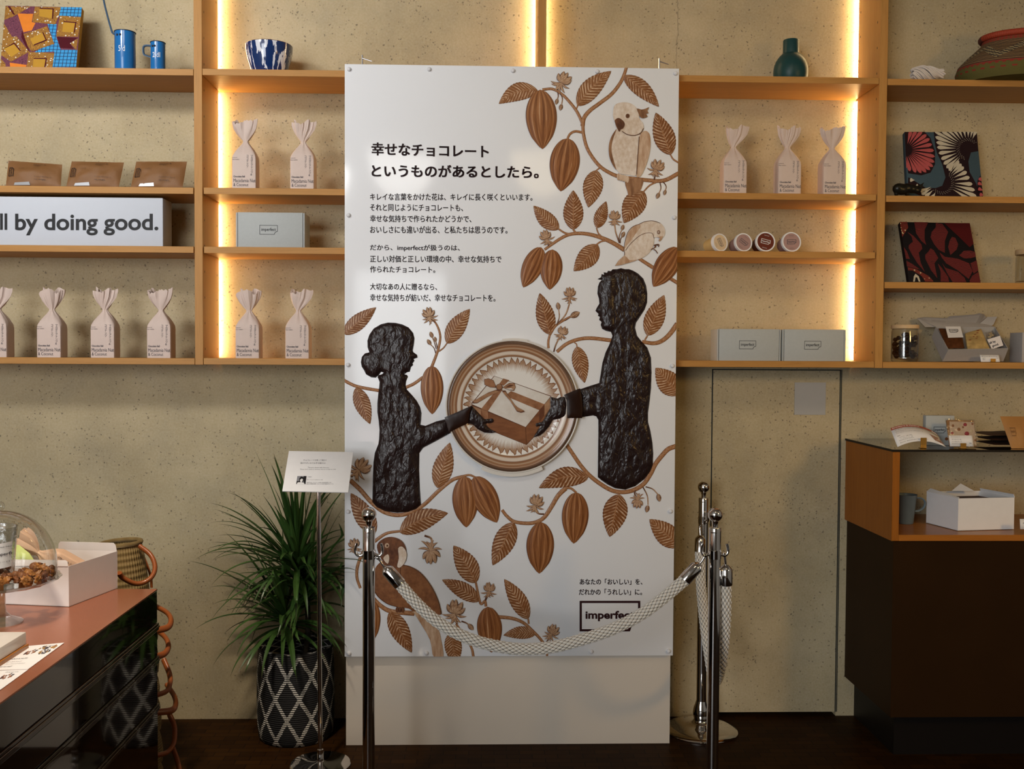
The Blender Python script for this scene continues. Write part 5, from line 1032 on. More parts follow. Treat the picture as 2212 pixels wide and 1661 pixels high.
for pts, mi in (([(700, 700), (740, 700), (840, 850), (870, 880), (950, 925), (905, 936), (862, 922), (790, 810)], 3), ([(652, 690), (560, 722), (390, 818), (402, 838), (442, 836), (560, 765), (690, 704)], 3), ([(640, 650), (615, 592), (560, 572), (516, 582), (520, 640), (580, 668), (640, 672)], 2), ([(710, 668), (780, 622), (838, 622), (850, 668), (830, 705), (775, 696)], 3)):
    gflat(m, pts, hP + .0036, 6, sm=0); c0 = (sum(p[0] for p in pts) / len(pts), sum(p[1] for p in pts) / len(pts)); gflat(m, [(c0[0] + (x - c0[0]) * .93, c0[1] + (y - c0[1]) * .88) for x, y in pts], hP + .0048, mi)
gflat(m, [(742, 668), (790, 640), (835, 640), (800, 660)], hP + .006, 4); gflat(m, [(745, 680), (800, 676), (828, 690), (780, 692)], hP + .006, 0)
gflat(m, [(676 + 35 * math.cos(a), 664 + 34 * math.sin(a)) for a in [i * .5 for i in range(13)]], hP + .006, 6); gflat(m, [(676 + 29 * math.cos(a), 663 + 28 * math.sin(a)) for a in [i * .5 for i in range(13)]], hP + .0072, 3)
m.build('painted_gift', [M_['giftw'], M_['giftb'], M_['giftr'], M_['giftl'], M_['gifto'], M_['line'], M_['gifto']], pl, merge=False)
# hands and sleeve bands lie over the rim of the plate
def relief5(name, pts, h0, hm, mat, amp=.002, step=3.2): return relief(name, [cp('5', *p) for p in pts], h0, hm, mat, step, amp)
relief5('hand', [(345, 1045), (352, 930), (384, 860), (432, 912), (480, 962), (520, 1003), (560, 1000), (600, 995), (617, 1012), (612, 1034), (585, 1044), (545, 1046), (530, 1056), (562, 1092), (600, 1118), (645, 1138), (600, 1150), (520, 1145), (450, 1110), (400, 1060)], .019, .006, M_['choc'])
relief5('hand', [(1215, 768), (1292, 785), (1384, 736), (1420, 860), (1425, 988), (1300, 1000), (1240, 1012), (1200, 1080), (1150, 1140), (1100, 1178), (1035, 1195), (1068, 1150), (1090, 1110), (1122, 1076), (1100, 1074), (1068, 1082), (1060, 1062), (1068, 1046), (1130, 1030), (1150, 1005), (1168, 970), (1218, 880)], .019, .006, M_['choc'])
relief5('sleeve_band', [(98, 984), (240, 925), (390, 858), (366, 930), (348, 1046), (260, 1085), (145, 1146), (122, 1060)], .031, .003, M_['sleeve'], .0004)
relief5('sleeve_band', [(1358, 747), (1440, 712), (1530, 678), (1550, 780), (1556, 900), (1552, 992), (1395, 992), (1390, 900), (1385, 800)], .031, .003, M_['sleeve'], .0004)

# ------------------------------------------------------------------ the lettering
def line(body, x0, y0, x1, y1, bold=.012, tilt=0.0, res=3):
    m = MB(); text_on(m, body, lambda u, v: A(x0 + (x1 - x0) * u, y1 + (y0 - y1) * v + tilt * u, .0012), bold, 0, res=res); m.build('lettering', M_['ink'], art, merge=False)
line('幸せなチョコレート', 803, 308, 1055, 335, .03, 6, 4); line('というものがあるとしたら。', 803.5, 355.5, 1163, 381.5, .03, 3, 4)
for b, x1, y0, y1 in (('キレイな言葉をかけた花は、キレイに長く咲くといいます。', 1150, 417.5, 432.5), ('それと同じようにチョコレートも、', 1000, 441, 455.5), ('幸せな気持ちで作られたかどうかで、', 1018, 464.5, 479.5), ('おいしさにも違いが出る、と私たちは思うのです。', 1096, 488, 503.5), ('だから、imperfectが扱うのは、', 993, 528, 542.5), ('正しい対価と正しい環境の中、幸せな気持ちで', 1083, 551.5, 566.5), ('作られたチョコレート。', 940, 574.5, 588.5), ('大切なあの人に贈るなら、', 944, 611.5, 626), ('幸せな気持ちが紡いだ、幸せなチョコレートを。', 1070, 635, 650.5)): line(b, 799.5, y0, x1, y1, .014, 1)
c8 = lambda x, y: cp('8', x, y)
(a, b), (c, d) = c8(820, 895), c8(1395, 952); line('あなたの「おいしい」を、', a, b, c, d - .5, .02); (a, b), (c, d) = c8(813, 988), c8(1392, 1045); line('だれかの「うれしい」に。', a, b, c, d, .02)
m = MB(); (x0, y0), (x1, y1) = c8(818, 1098), c8(1376, 1379); LOGO(m, lambda u, v: A(x0 + (x1 - x0) * u, y1 + (y0 - y1) * v, .0014), 0, .036, 2.0, txt=False)
(x2, y2), (x3, y3) = c8(872, 1190), c8(1320, 1286); text_on(m, 'imperfect', lambda u, v: A(x2 + (x3 - x2) * u, y3 + (y2 - y3) * v, .0014), .032, res=6); m.build('framed_logo', M_['ink'], art, merge=False)
# ------------------------------------------------------------------ stanchions and ropes
zb = 0.942; zr = at(1545, 1197, -.8).z
def make_post(name, label, loc, hooks):
    t = thing(name, label, 'stanchion', loc, group='chrome rope posts')
    R_ = .0192
    MB().lathe([(0, 0), (.139, 0), (.140, .006), (.137, .010), (.110, .019), (.070, .027), (.040, .034), (.030, .040), (.0275, .048), (.031, .062), (.032, .075), (.029, .092), (.023, .108), (.0205, .118), (0, .118)], 64).build('base', M_['chrome'], t, world=False)
    MB().lathe([(R_, .116), (R_, zb - .050), (R_ * .97, zb - .046), (0, zb - .046)], 40).build('pole', M_['chrome'], t, world=False)
    MB().lathe([(R_ * 1.012, zb - .056), (R_ * 1.012, zb - .042), (R_ * .95, zb - .040), (.009, zb - .039), (.0085, zb - .030), (.010, zb - .024), (.011, zb - .021), (0, zb - .02)], 40).build('cap', M_['chrome'], t, world=False)
    MB().ell((0, 0, zb), .0232, 32, 20).build('ball_finial', M_['chrome'], t, world=False)
    MB().lathe([(R_, zr - .014), (R_ + .0016, zr - .0135), (R_ + .0016, zr + .0135), (R_, zr + .014)], 40).build('collar', M_['chrome'], t, world=False)
    for a in hooks:
        c, s = math.cos(a), math.sin(a); m = MB(); P = [Vector((c * r, s * r, z)) for r, z in ((R_, zr), (R_ + .012, zr - .004), (R_ + .020, zr + .002), (R_ + .023, zr + .014), (R_ + .0215, zr + .026), (R_ + .019, zr + .034))]
        m.tube(crom(P, 5), .0042, 10, flat=1.3); m.build('rope_hook', M_['chrome'], t, world=False)
    return t
LP = at(797, 1113, -.80); RP = at(1545, 1108, -.80); BP = Vector((.846, -.152, 0))
make_post('stanchion', 'chrome rope post before the left edge of the white panel, by the notice stand', (LP.x, -.80, 0), (0, math.pi))
make_post('stanchion', 'nearer chrome rope post in front of the right edge of the white panel', (RP.x, -.80, 0), (math.pi, 0))
make_post('stanchion', 'farther chrome rope post with visible round base against the concrete wall', BP, (-1.35,))
def ropem():
    m = Mat('cream_braided_rope'); u, v = m.uvs(); a = m.math('MULTIPLY', u, 25.1327); s = m.math('MULTIPLY', v, 150)
    k = m.math('ABSOLUTE', m.math('MULTIPLY', m.math('SINE', m.math('ADD', a, s)), m.math('SINE', m.math('SUBTRACT', a, s))))
    m.p(col=m.mix(m.ramp(k, [(.0, 0), (.22, 1)]), (0.10, 0.08, 0.06), m.mix(m.noise(m.obj(), 160, 2), (0.66, 0.62, 0.54), (0.80, 0.76, 0.69))), rough=.6, spec=.2); return m.m  # crevices between the strands: their shade is put into the colour
M_['rope'] = ropem()
def braid(P, name, parent, R_=.0182):
    def fn(a, L):
        s = L * 150; k1 = math.sin(a * 4 + s) * math.sin(a * 4 - s); return .84 + .25 * abs(k1) ** .55
    MB().tube(P, R_, 70, fn=fn).build(name, M_['rope'], parent, merge=False)
def resamp(P, d):
    out = [P[0]]; acc = 0
    for a, b in zip(P, P[1:]):
        L = (b - a).length; q = d - acc
        while q <= L: out.append(a + (b - a) * (q / L)); q += d
        acc = (acc + L) % d
    return out
def rope_thing(label, pts, e0, e1, h0, h1):
    t = thing('barrier_rope', label, 'rope', pts[len(pts) // 2], group='cream braided barrier ropes'); P = resamp(crom(pts, 24), .0014); braid(P, 'braided_rope', t)
    for (p, q, h) in ((pts[0], e0, h0), (pts[-1], e1, h1)):
        d = (q - p).normalized(); m = MB(); m.tube([p - d * .004, p, q - d * .012, q - d * .004, q + d * .004], [.0205, .0208, .0205, .0150, .0065], 28); m.build('ferrule', M_['chrome'], t)
        mid = q.lerp(h, .5); m = MB(); m.tube(crom([q - d * .002, q.lerp(h, .3) + d * .001, q.lerp(h, .65) + Vector((0, 0, .004)), h, h.lerp(q, .35) + Vector((0, 0, .012))], 6), .0038, 10); m.build('snap_hook', M_['chrome'], t)
rp = lambda x, y, Y=-.80: at(x, y, Y)
rope_thing('cream braided rope hanging across the lower part of the white panel', [rp(862, 1260), rp(900, 1303), rp(945, 1343), rp(1000, 1374), rp(1060, 1393), rp(1125, 1402), rp(1190, 1398), rp(1255, 1382), rp(1320, 1360), rp(1380, 1330), rp(1430, 1294), rp(1481, 1251)], rp(832, 1226), rp(1510, 1219), rp(814, 1205), rp(1528, 1198))
rp2 = lambda x, y, Y: at(x, y, Y)
rope_thing('cream braided rope hanging slack between the two right posts', [rp2(1568, 1260, -.79), rp2(1567, 1330, -.77), rp2(1562, 1400, -.73), rp2(1554, 1450, -.66), rp2(1546, 1470, -.56), rp2(1540, 1462, -.46), rp2(1532, 1415, -.38), rp2(1522, 1345, -.30), rp2(1514, 1260, -.235), rp2(1512, 1190, -.205)], rp2(1568, 1222, -.795), rp2(1513, 1158, -.195), rp2(1564, 1194, -.80), rp2(1511, 1136, -.187))

# ------------------------------------------------------------------ notice stand
q = [at(609.6, 1060.5, -.56), at(752, 1063.4, -.56), at(763, 976.3, -.425), at(624, 974, -.425)]
pole = atz(692, 1652, 0)
t = thing('notice_stand', 'slim chrome stand holding a white notice card beside the plant', 'sign stand', (pole.x, pole.y, 0))
m = MB(); n5 = m.slab(q, .004); m.build('notice_card', M_['paper'], t, bevel=.0004)
mid = (q[0] + q[1]) / 2 * .5 + (q[2] + q[3]) / 2 * .5
m = MB(); top = Vector((at(688, 1066, pole.y).x, pole.y, at(688, 1062, -.55).z)); m.tube([Vector((pole.x, pole.y, .03)), top], .0075, 20); m.build('pole', M_['chrome'], t)
m = MB(); m.tube([top - Vector((0, 0, .01)), mid - n5 * .0085], .004, 10); e5 = (q[1] - q[0]).normalized() * .03; u5 = (q[3] - q[0]).normalized() * .02; b5 = mid - n5 * .0046; m.slab([b5 - e5 - u5, b5 + e5 - u5, b5 + e5 + u5, b5 - e5 + u5], .003); m.build('card_bracket', M_['steel'], t)
MB().lathe([(0, 0), (.105, 0), (.106, .004), (.103, .008), (.02, .012), (.0115, .016), (.0105, .055), (.0075, .058)], 56, (pole.x, pole.y, 0)).build('base', M_['chrome'], t)
f5 = lambda x, y, h=.0005: onplane(600 + x * .08137, 960 + y * .08137, q[0] + n5 * h, n5)
m = MB()
for b, x0, y0, x1, y1 in (('チョコレートを使って描かれています。', 680, 395, 1530, 440), ('溶けやすいのでお手を触れないでください。', 600, 470, 1580, 518), ('This art is drawn with chocolate.', 800, 595, 1370, 628), ("Please don't touch it, because this art is easy to melt.", 598, 645, 1550, 678), ('作者紹介', 800, 848, 905, 872), ('作家・アーティストによるチョコレート画', 775, 925, 1185, 948), ('京都市生まれ。チョコレートを使った絵を描き続けている。', 765, 997, 1425, 1022), ('国内外で展覧会を開き、食べられる絵の可能性を伝えている。', 765, 1036, 1485, 1060)):
    text_on(m, b, (lambda x0, y0, x1, y1: lambda u, v: f5(x0 + (x1 - x0) * u, y1 + (y0 - y1) * v))(x0, y0, x1, y1), .004)
m.build('lettering', M_['greytext'], t)
m = MB()
for pts, mi, h in (([(520, 838), (765, 838), (735, 1055), (488, 1055)], 0, .0004), ([(690, 838), (765, 838), (735, 1055), (710, 1055), (680, 960)], 1, .0007), ([(488, 1055), (505, 970), (565, 975), (572, 900), (620, 850), (690, 870), (690, 940), (660, 1000), (690, 1010), (720, 1055)], 1, .0008), ([(500, 1055), (530, 1005), (620, 1000), (690, 1015), (715, 1055)], 2, .0010), ([(590, 940), (640, 905), (670, 930), (650, 985), (620, 1005), (595, 980)], 2, .0012)): m.add([f5(x, y, h) for x, y in pts], [list(range(len(pts)))], None, mi)
m.build('portrait_photo', [plain('photo_grey', (.25, .25, .27), .4), M_['black'], M_['paper']], t)

# ------------------------------------------------------------------ potted dracaena in a woven basket
def diam():
    m = Mat('black_basket_white_lattice'); u, v = m.uvs(); tri = lambda x: m.math('ABSOLUTE', m.math('SUBTRACT', m.math('FRACT', x), .5))
    wob = m.math('MULTIPLY_ADD', m.noise(m.uv(), 22, 2), .10, -.05); N, K = 10.0, 3.05
    a = tri(m.math('ADD', m.math('ADD', m.math('MULTIPLY', u, N), m.math('MULTIPLY', v, K)), wob)); b = tri(m.math('ADD', m.math('SUBTRACT', m.math('MULTIPLY', u, N), m.math('MULTIPLY', v, K)), wob))
    ln = m.math('LESS_THAN', m.math('MINIMUM', a, b), .085)
    row = m.math('SINE', m.math('MULTIPLY', v, 2 * math.pi * 62)); col = m.math('SINE', m.math('MULTIPLY', u, 2 * math.pi * 130))
    ln = m.math('MULTIPLY', ln, m.math('GREATER_THAN', m.math('ADD', row, m.math('MULTIPLY', col, .25)), -.45))
    ln = m.math('MULTIPLY', ln, m.math('LESS_THAN', v, .985))
    m.p(col=m.mix(ln, (0.008, 0.008, 0.009), (0.72, 0.70, 0.64)), rough=.75); return m.bump(m.math('ADD', row, m.math('MULTIPLY', ln, .8)), .5, .003).m
lat = diam(); pcx, pcy = -.703, -.165
t = thing('potted_dracaena', 'spiky green dracaena in a black basket with white diamond lines, by the wall', 'plant', (pcx, pcy, 0)); pr = .143; ph = at(628, 1392, pcy).z
MB().lathe([(0, .002), (pr * .90, 0), (pr * .965, .012), (pr * 1.0, .06), (pr * 1.01, .16), (pr * 1.0, .25), (pr * .985, ph * .9), (pr * .975, ph)], 72, (pcx, pcy, 0), M=Matrix.Rotation(.9, 3, 'Z')).build('basket', lat, t)
MB().lathe([(pr * .975, ph), (pr * .965, ph + .004), (pr * .95, ph), (pr * .95, ph * .80)], 72, (pcx, pcy, 0)).build('basket_rim', lat, t)
MB().lathe([(0, ph * .80), (pr * .95, ph * .79)], 40, (pcx, pcy, 0)).build('soil', plain('dark_soil', (.012, .008, .006), .9, var=.4, scale=60, bump=1, bs=60), t)
M_['stem'] = plain('grey_bark', (.055, .045, .03), .8, var=.4, scale=80, bump=.6, bs=120)
stems = [((pcx - .02, pcy - .01), (642, 1235)), ((pcx + .03, pcy + .01), (664, 1300)), ((pcx - .005, pcy - .03), (615, 1345))]; crowns = []
for (sx, sy), (px, py) in stems:
    e = at(px, py, sy); crowns.append(e); b = Vector((sx, sy, ph * .8)); MB().tube(crom([b, b.lerp(e, .5) + Vector((.008, 0, 0)), e, e + Vector((0, 0, .03))], 6), [.0105] * 18 + [.006], 10).build('stem', M_['stem'], t)
def leafgreen():
    m = Mat('dracaena_leaf'); u, v = m.uvs(); r = m.rnd(); c = m.mix(r, (0.022, 0.060, 0.012), (0.065, 0.135, 0.028)); c = m.mix(m.math('MULTIPLY', m.noise(m.vec(m.math('MULTIPLY', v, 26), u), 1, 2), .4), c, (0.012, 0.028, 0.008))
    m.p(col=m.mix(m.ramp(u, [(.86, 0), (1, 1)]), c, (.045, .03, .012)), rough=.36, spec=.4); return m.m
lg = leafgreen(); Rp = random.Random(21); leaves = []
def blade(o, az, el, L, w, droop):
    d = Vector((math.cos(az) * math.cos(el), math.sin(az) * math.cos(el), math.sin(el))); P = []; N = 16; p = Vector(o); v = d.copy()
    for i in range(N + 1):
        P.append(p.copy()); v = (v + Vector((0, 0, -droop / N * (0.25 + 1.5 * i / N)))).normalized(); p = p + v * (L / N)
    for k in range(len(P)):
        P[k].y = max(min(P[k].y, -.012), -.415)
        if P[k].x > bx0 - .012 and P[k].y > -.33: P[k].x = bx0 - .012 - .1 * (P[k].x - bx0 + .012)
        if P[k].z < .02: P[k].z = .02
    vs = []; uv = []; fs = []
    for i, q_ in enumerate(P):
        u = i / N; tg = (P[min(i + 1, N)] - P[max(i - 1, 0)]).normalized(); sd = tg.cross(Vector((0, 0, 1)))
        sd = sd.normalized() if sd.length > .05 else Vector((-math.sin(az), math.cos(az), 0)); up_ = sd.cross(tg); ww = w / 2 * (min(1, .55 + 2.2 * u) if u < .3 else 1) * (1 - max(0, (u - .35) / .65) ** 1.5) + .0004
        for j in (-1, 0, 1): vs.append(q_ + sd * ww * j + up_ * (abs(j) * ww * .45)); uv.append((u, j * .5 + .5))
    for i in range(N):
        for j in range(2): k = i * 3 + j; fs.append((k, k + 1, k + 4, k + 3))
    return vs, fs, uv, L * w
for ci, (c, n) in enumerate(zip(crowns, (78, 44, 46))):
    for k in range(n):
        f = k / n; el = math.radians([88, 84, 74][ci] - f * [92, 80, 88][ci] + Rp.uniform(-9, 9)); az = Rp.uniform(0, 2 * math.pi)
        if math.sin(az) > .25 and Rp.random() < .55: az = -az
        if math.cos(az) > .2 and Rp.random() < .3: az = math.pi - az
        L = Rp.uniform(.26, .42) * [1.0, .95, .9][ci] * (.85 + .3 * math.sin(math.pi * min(1, f + .25))); leaves.append(blade(c + Vector((0, 0, .028 - .05 * f)), az, el, L, Rp.uniform(.016, .025), Rp.uniform(.7, 1.7) * (.5 + .8 * f)))
for (px, py, cx_, dr) in ((531, 1093, 0, .35), (572, 1086, 0, .5), (448, 1195, 0, .9), (596, 1110, 0, .2), (688, 1098, 0, .1), (684, 1100, 1, .2), (477, 1166, 0, .75), (490, 1345, 0, 1.5), (452, 1285, 0, 1.3), (747, 1310, 0, 1.2), (742, 1168, 0, .6), (742, 1232, 1, .8), (520, 1450, 2, 1.6), (487, 1412, 2, 1.5), (740, 1385, 1, 1.2), (641, 1400, 0, 2.2), (556, 1345, 0, 1.6), (626, 1128, 0, .1)):
    o = crowns[cx_]; yy = o.y - .10 - .06 * Rp.random(); e = at(px, py, yy); d = e - o; L = d.length * 1.04; lift = dr * .42; d2 = (d.normalized() + Vector((0, 0, lift))).normalized(); leaves.append(blade(o + Vector((0, 0, .02)), math.atan2(d2.y, d2.x), math.asin(d2.z), L, .021, dr * 1.05))
leaves.sort(key=lambda l: -l[3])
for vs, fs, uv, _ in leaves[:98]: MB().add(vs, fs, uv, 0, True).build('leaf', lg, t, merge=False)
m = MB()
for vs, fs, uv, _ in leaves[98:]: m.add(vs, fs, uv, 0, True)
tag(m.build('small_leaves', lg, t, merge=False), kind='stuff')

# ------------------------------------------------------------------ the copper-topped counter, left foreground
YC = -.87; k0 = at(340, 1272, YC); XC, ZC_ = k0.x, k0.z; YN = -3.1; XW = -2.7
t = thing('sales_counter', 'copper topped dark lacquer counter with long drawers, left foreground', 'counter', (XC - .6, -1.9, 0))
MB().box(XW, XC, YN, YC, ZC_ - .004, ZC_).build('counter_top', M_['copper'], t)
MB().box(XW, XC - .02, YN, YC - .002, .06, ZC_ - .0042).build('body', M_['lacquer'], t)
MB().box(XW, XC - .07, YN, YC - .03, 0, .06).build('plinth', M_['plinthdark'], t)
zs = [ZC_ - .0045, at(341, 1353, YC).z, at(341, 1425, YC).z, .36, .062]
for a, b in zip(zs, zs[1:]): MB().box(XC - .0199, XC - .0005, YN, YC - .002, b + .013, a - .013 if a < ZC_ - .01 else a).build('drawer', M_['lacquer'], t, bevel=.001, seg=1)
M_['rail'] = plain('brown_lacquer_rail', (.030, .013, .006), .22, var=.1, coat=.6)
for zz in zs[1:4]:
    m = MB()
    for dz, w, dx in ((.0085, .0035, .004), (.001, .0035, .0065), (-.0065, .0035, .004)): m.box(XC - .0199, XC + dx, YN, YC + .001, zz + dz - w, zz + dz + w)
    m.build('drawer_rail', M_['rail'], t, bevel=.001, seg=1)
# white paper box
def paperbox(name, label, P0, P1, P2, h0, h1, h2, mat, flare=0.0):
    P3 = P2 + P1 - P0; z0 = P0.z + .0008; t = thing(name, label, 'box', (P0 + P1 + P2 + P3) / 4); th = .0016
    B = [Vector((p.x, p.y, z0)) for p in (P0, P1, P3, P2)]; c = sum(B, Vector()) / 4; Tt = [b + Vector((0, 0, h)) + (b - c) * flare for b, h in zip(B, (h0, h1, (h1 + h2) / 2, h2))]; m = MB()
    for i in range(4):
        j = (i + 1) % 4; a, b, u, v = B[i], B[j], Tt[i], Tt[j]; n = (b - a).cross(u - a).normalized() * th; m.hexa([a, b, b - n, a - n, u, v, v - n, u - n])
    m.hexa([b for b in B] + [b + Vector((0, 0, th)) for b in B]); m.build('tray', mat, t); return t, B, Tt
P0, P1, P2 = atz(149, 1320, ZC_), atz(254, 1279, ZC_), atz(12, 1314, ZC_)
for p_ in (P0, P1, P2): p_ += (p_ - CAM).to_2d().to_3d() * .016
hb = lambda px, py, P: at(px, py, P.y).z - P.z
t, B, Tt = paperbox('paper_box', 'open white paper box holding a peach bag, on the copper counter', P0, P1, P2, hb(147, 1224, P0), hb(255, 1191, P1), hb(10, 1222, P2), M_['card'])
def flap(a, b, up, name='flap', ins=.004, mat=None):
    d = (b - a).normalized(); up = Vector(up); n = d.cross(up).normalized() * .0014; c = [a + d * .001, b - d * .001, b - d * ins + up * .75, b - d * (ins + .006) + up, a + d * (ins + .006) + up, a + d * ins + up * .75]
    MB().prism(c, n).build(name, mat or M_['card'], t)
flap(Tt[3], Tt[0], (0, .003, .017)); flap(Tt[2], Tt[1], (0, -.004, .026))
# peach bag lying in the box, lime paper behind it
sv = M_['bag']; M_['bag'] = M_['bagc']; pb = make_bag(40, 'chocolate_bag', 'peach twist-top bag lying slanted in the white box on the counter'); M_['bag'] = sv
yb = P0.y * .38 + P1.y * .62; bc = at(196, 1236, yb); pb.rotation_euler = (0.0, -1.0, .15); pb.location = Vector((bc.x - .012, yb, ZC_ + .045)); pb.scale = (.9, .9, .9)
gq = [at(14, 1222, P2.y + .05), at(82, 1222, P2.y + .05), at(64, 1195, P2.y + .055), at(30, 1168, P2.y + .065)]
t = thing('lime_packet', 'lime green paper packet in the white box behind the glass dome', 'packet', gq[0]); mb, _n = pouch_mb(gq, .012, seed=5); mb.build('packet', M_['green'], t, merge=False)
# cake stand and dome
c0 = atz(1, 1345, ZC_); S = (c0 - CAM).dot(FW) / F * .97; zp = at(1, 1253, c0.y).z - ZC_; zd = at(1, 1110, c0.y - .05).z - ZC_
t = thing('cake_stand', 'glass pedestal cake stand on the copper counter', 'cake stand', c0); r_ = 126 * S
MB().lathe([(0, .001), (46 * S, 0), (46.5 * S, .003), (42 * S, .007), (22 * S, .016), (12 * S, .03), (9 * S, .06), (12 * S, zp - .02), (22 * S, zp - .008), (r_ * .92, zp - .006), (r_, zp + .002), (r_ * .985, zp + .005), (r_ * .93, zp), (0, zp)], 64, c0, wob=lambda a, j: 1 + (.012 * math.cos(a * 18) if 9 <= j <= 12 else 0)).build('pedestal_plate', M_['glass'], t)
t = thing('glass_dome', 'clear glass dome covering nuts on the cake stand', 'dome', c0 + Vector((0, 0, zp))); rd = 117 * S; hd = zd - zp
prof = [(rd, .002), (rd, hd * .18)] + [(rd * math.cos(a), hd * .18 + hd * .82 * math.sin(a)) for a in [i * math.pi / 2 / 18 for i in range(1, 18)]] + [(.006, hd)]
MB().lathe(prof, 64, c0 + Vector((0, 0, zp))).build('dome', M_['glass'], t)
m = MB(); m.ell(c0 + Vector((0, 0, zp + hd + .012)), (.014, .014, .013)); m.build('knob', M_['glass'], t)
Rg = random.Random(5); gm = [plain('honey_granola', (.46, .19, .05), .35, var=.5, scale=70, bump=.8, bs=150), plain('dark_granola', (.2, .07, .025), .4, var=.4, scale=70, bump=.8, bs=150), plain('almond_granola', (.26, .10, .035), .4, var=.3, scale=50)]
proto = []
for k in range(6): o = MB().ell((0, 0, 0), ((.0125, .0095, .0085), (.014, .009, .008), (.011, .0105, .0095))[k % 3], 14, 9, nz=(.9, .7, .12)[k % 3], seed=k).build('granola_cluster', gm[(0, 1, 2, 0, 0, 1)[k]]); proto.append(o)
cnt = 0
while cnt < 46:
    px, yy = Rg.uniform(26, 116), Rg.uniform(-.075, .07); base = at(px, 1255, c0.y); x = base.x; y = c0.y + yy; rr_ = math.hypot(x - c0.x, y - c0.y)
    if rr_ > rd * .90 or rr_ < 42 * S: continue
    hgt = .020 * max(0, 1 - abs(rr_ - rd * .62) / (rd * .45)) * Rg.random()
    o = proto[cnt] if cnt < 6 else proto[cnt % 6].copy()
    if cnt >= 6: COL.objects.link(o)
    tag(o, 'bumpy brown granola cluster lying under the glass dome', 'granola', 'granola under the glass dome'); o.location = (x, y, ZC_ + zp + .009 + hgt); o.rotation_euler = (Rg.uniform(0, 6), Rg.uniform(0, 6), Rg.uniform(0, 6)); cnt += 1
cc0 = Vector((at(-9, 1262, c0.y).x, c0.y, ZC_ + zp + .0005)); hc = at(-9, 1138, c0.y).z - cc0.z; r1, r2 = 37 * S, 45 * S
t = thing('glass_cup', 'clear labelled cup of nuts standing under the glass dome', 'cup', cc0); MB().lathe([(0, .001), (r1 * .95, 0), (r1, .004), (r2, hc), (r2 * 1.03, hc + .001), (r2 * .97, hc), (r1 * .95, .006), (0, .005)], 48, cc0).build('cup', M_['film'], t)
def onc(px, py, h=.001):
    p = at(px, py, c0.y - r2); z = p.z - cc0.z; r = r1 + (r2 - r1) * z / hc + h; dx = max(-.97 * r, min(.97 * r, p.x - cc0.x)); return Vector((cc0.x + dx, c0.y - math.sqrt(r * r - dx * dx), p.z))
m = MB(); xs = [-40 + i * 66 / 12 for i in range(13)]
for a, b in zip(xs, xs[1:]): m.add([onc(a, 1231 - a * .1), onc(b, 1231 - b * .1), onc(b, 1176 - b * .1), onc(a, 1176 - a * .1)], [(0, 1, 2, 3)])
m.build('label', M_['paper'], t)
m = MB(); LOGO(m, lambda u, v: onc(-16 + 39 * u, 1211 - 20 * v, .0018), 0, .03, bold=.02); text_on(m, 'Roasted Nuts', lambda u, v: onc(-16 + 30 * u, 1186 - 3 * v, .0018)); text_on(m, 'ハニーロースト', lambda u, v: onc(-14 + 38 * u, 1219 - 3 * v, .0018)); m.build('lettering', M_['greytext'], t)
m = MB()
for i in range(26): a = Rg.uniform(0, 6.28); q_ = r1 * .72 * math.sqrt(Rg.random()); m.ell(cc0 + Vector((q_ * math.cos(a), q_ * math.sin(a), .012 + Rg.random() * hc * .22)), .009, 8, 6, nz=.4, seed=i)
m.build('nuts', gm[1], t)
# marble slab on its wooden board, menu cards
pb_ = atz(57, 1391, ZC_ + .012); t = thing('marble_slab', 'white marble slab on a wooden board at the left photo edge', 'slab', pb_); MB().box(pb_.x - .30, pb_.x, pb_.y - .42, pb_.y, ZC_ + .0125, ZC_ + .0125 + hb(57, 1365, pb_)).build('slab', plain('white_marble', (.74, .70, .64), .3, var=.06, scale=12), t, bevel=.002)
t = thing('wooden_board', 'orange toned wooden board under the white marble slab', 'board', pb_ - Vector((0, 0, .012))); MB().box(pb_.x - .34, pb_.x + .004, pb_.y - .46, pb_.y + .004, ZC_ + .0005, ZC_ + .012).build('board', M_['cabwoodx'], t, bevel=.001)
tg = [atz(36, 1401, ZC_ + .0135), atz(50, 1396.5, ZC_ + .0135), atz(54, 1394, ZC_ + .0135), atz(41, 1398, ZC_ + .0135)]
nutp = [plain('nut_picture_brown', (.33, .13, .06), .5), plain('nut_picture_dark', (.06, .05, .07), .5), plain('nut_picture_gold', (.5, .3, .1), .5)]
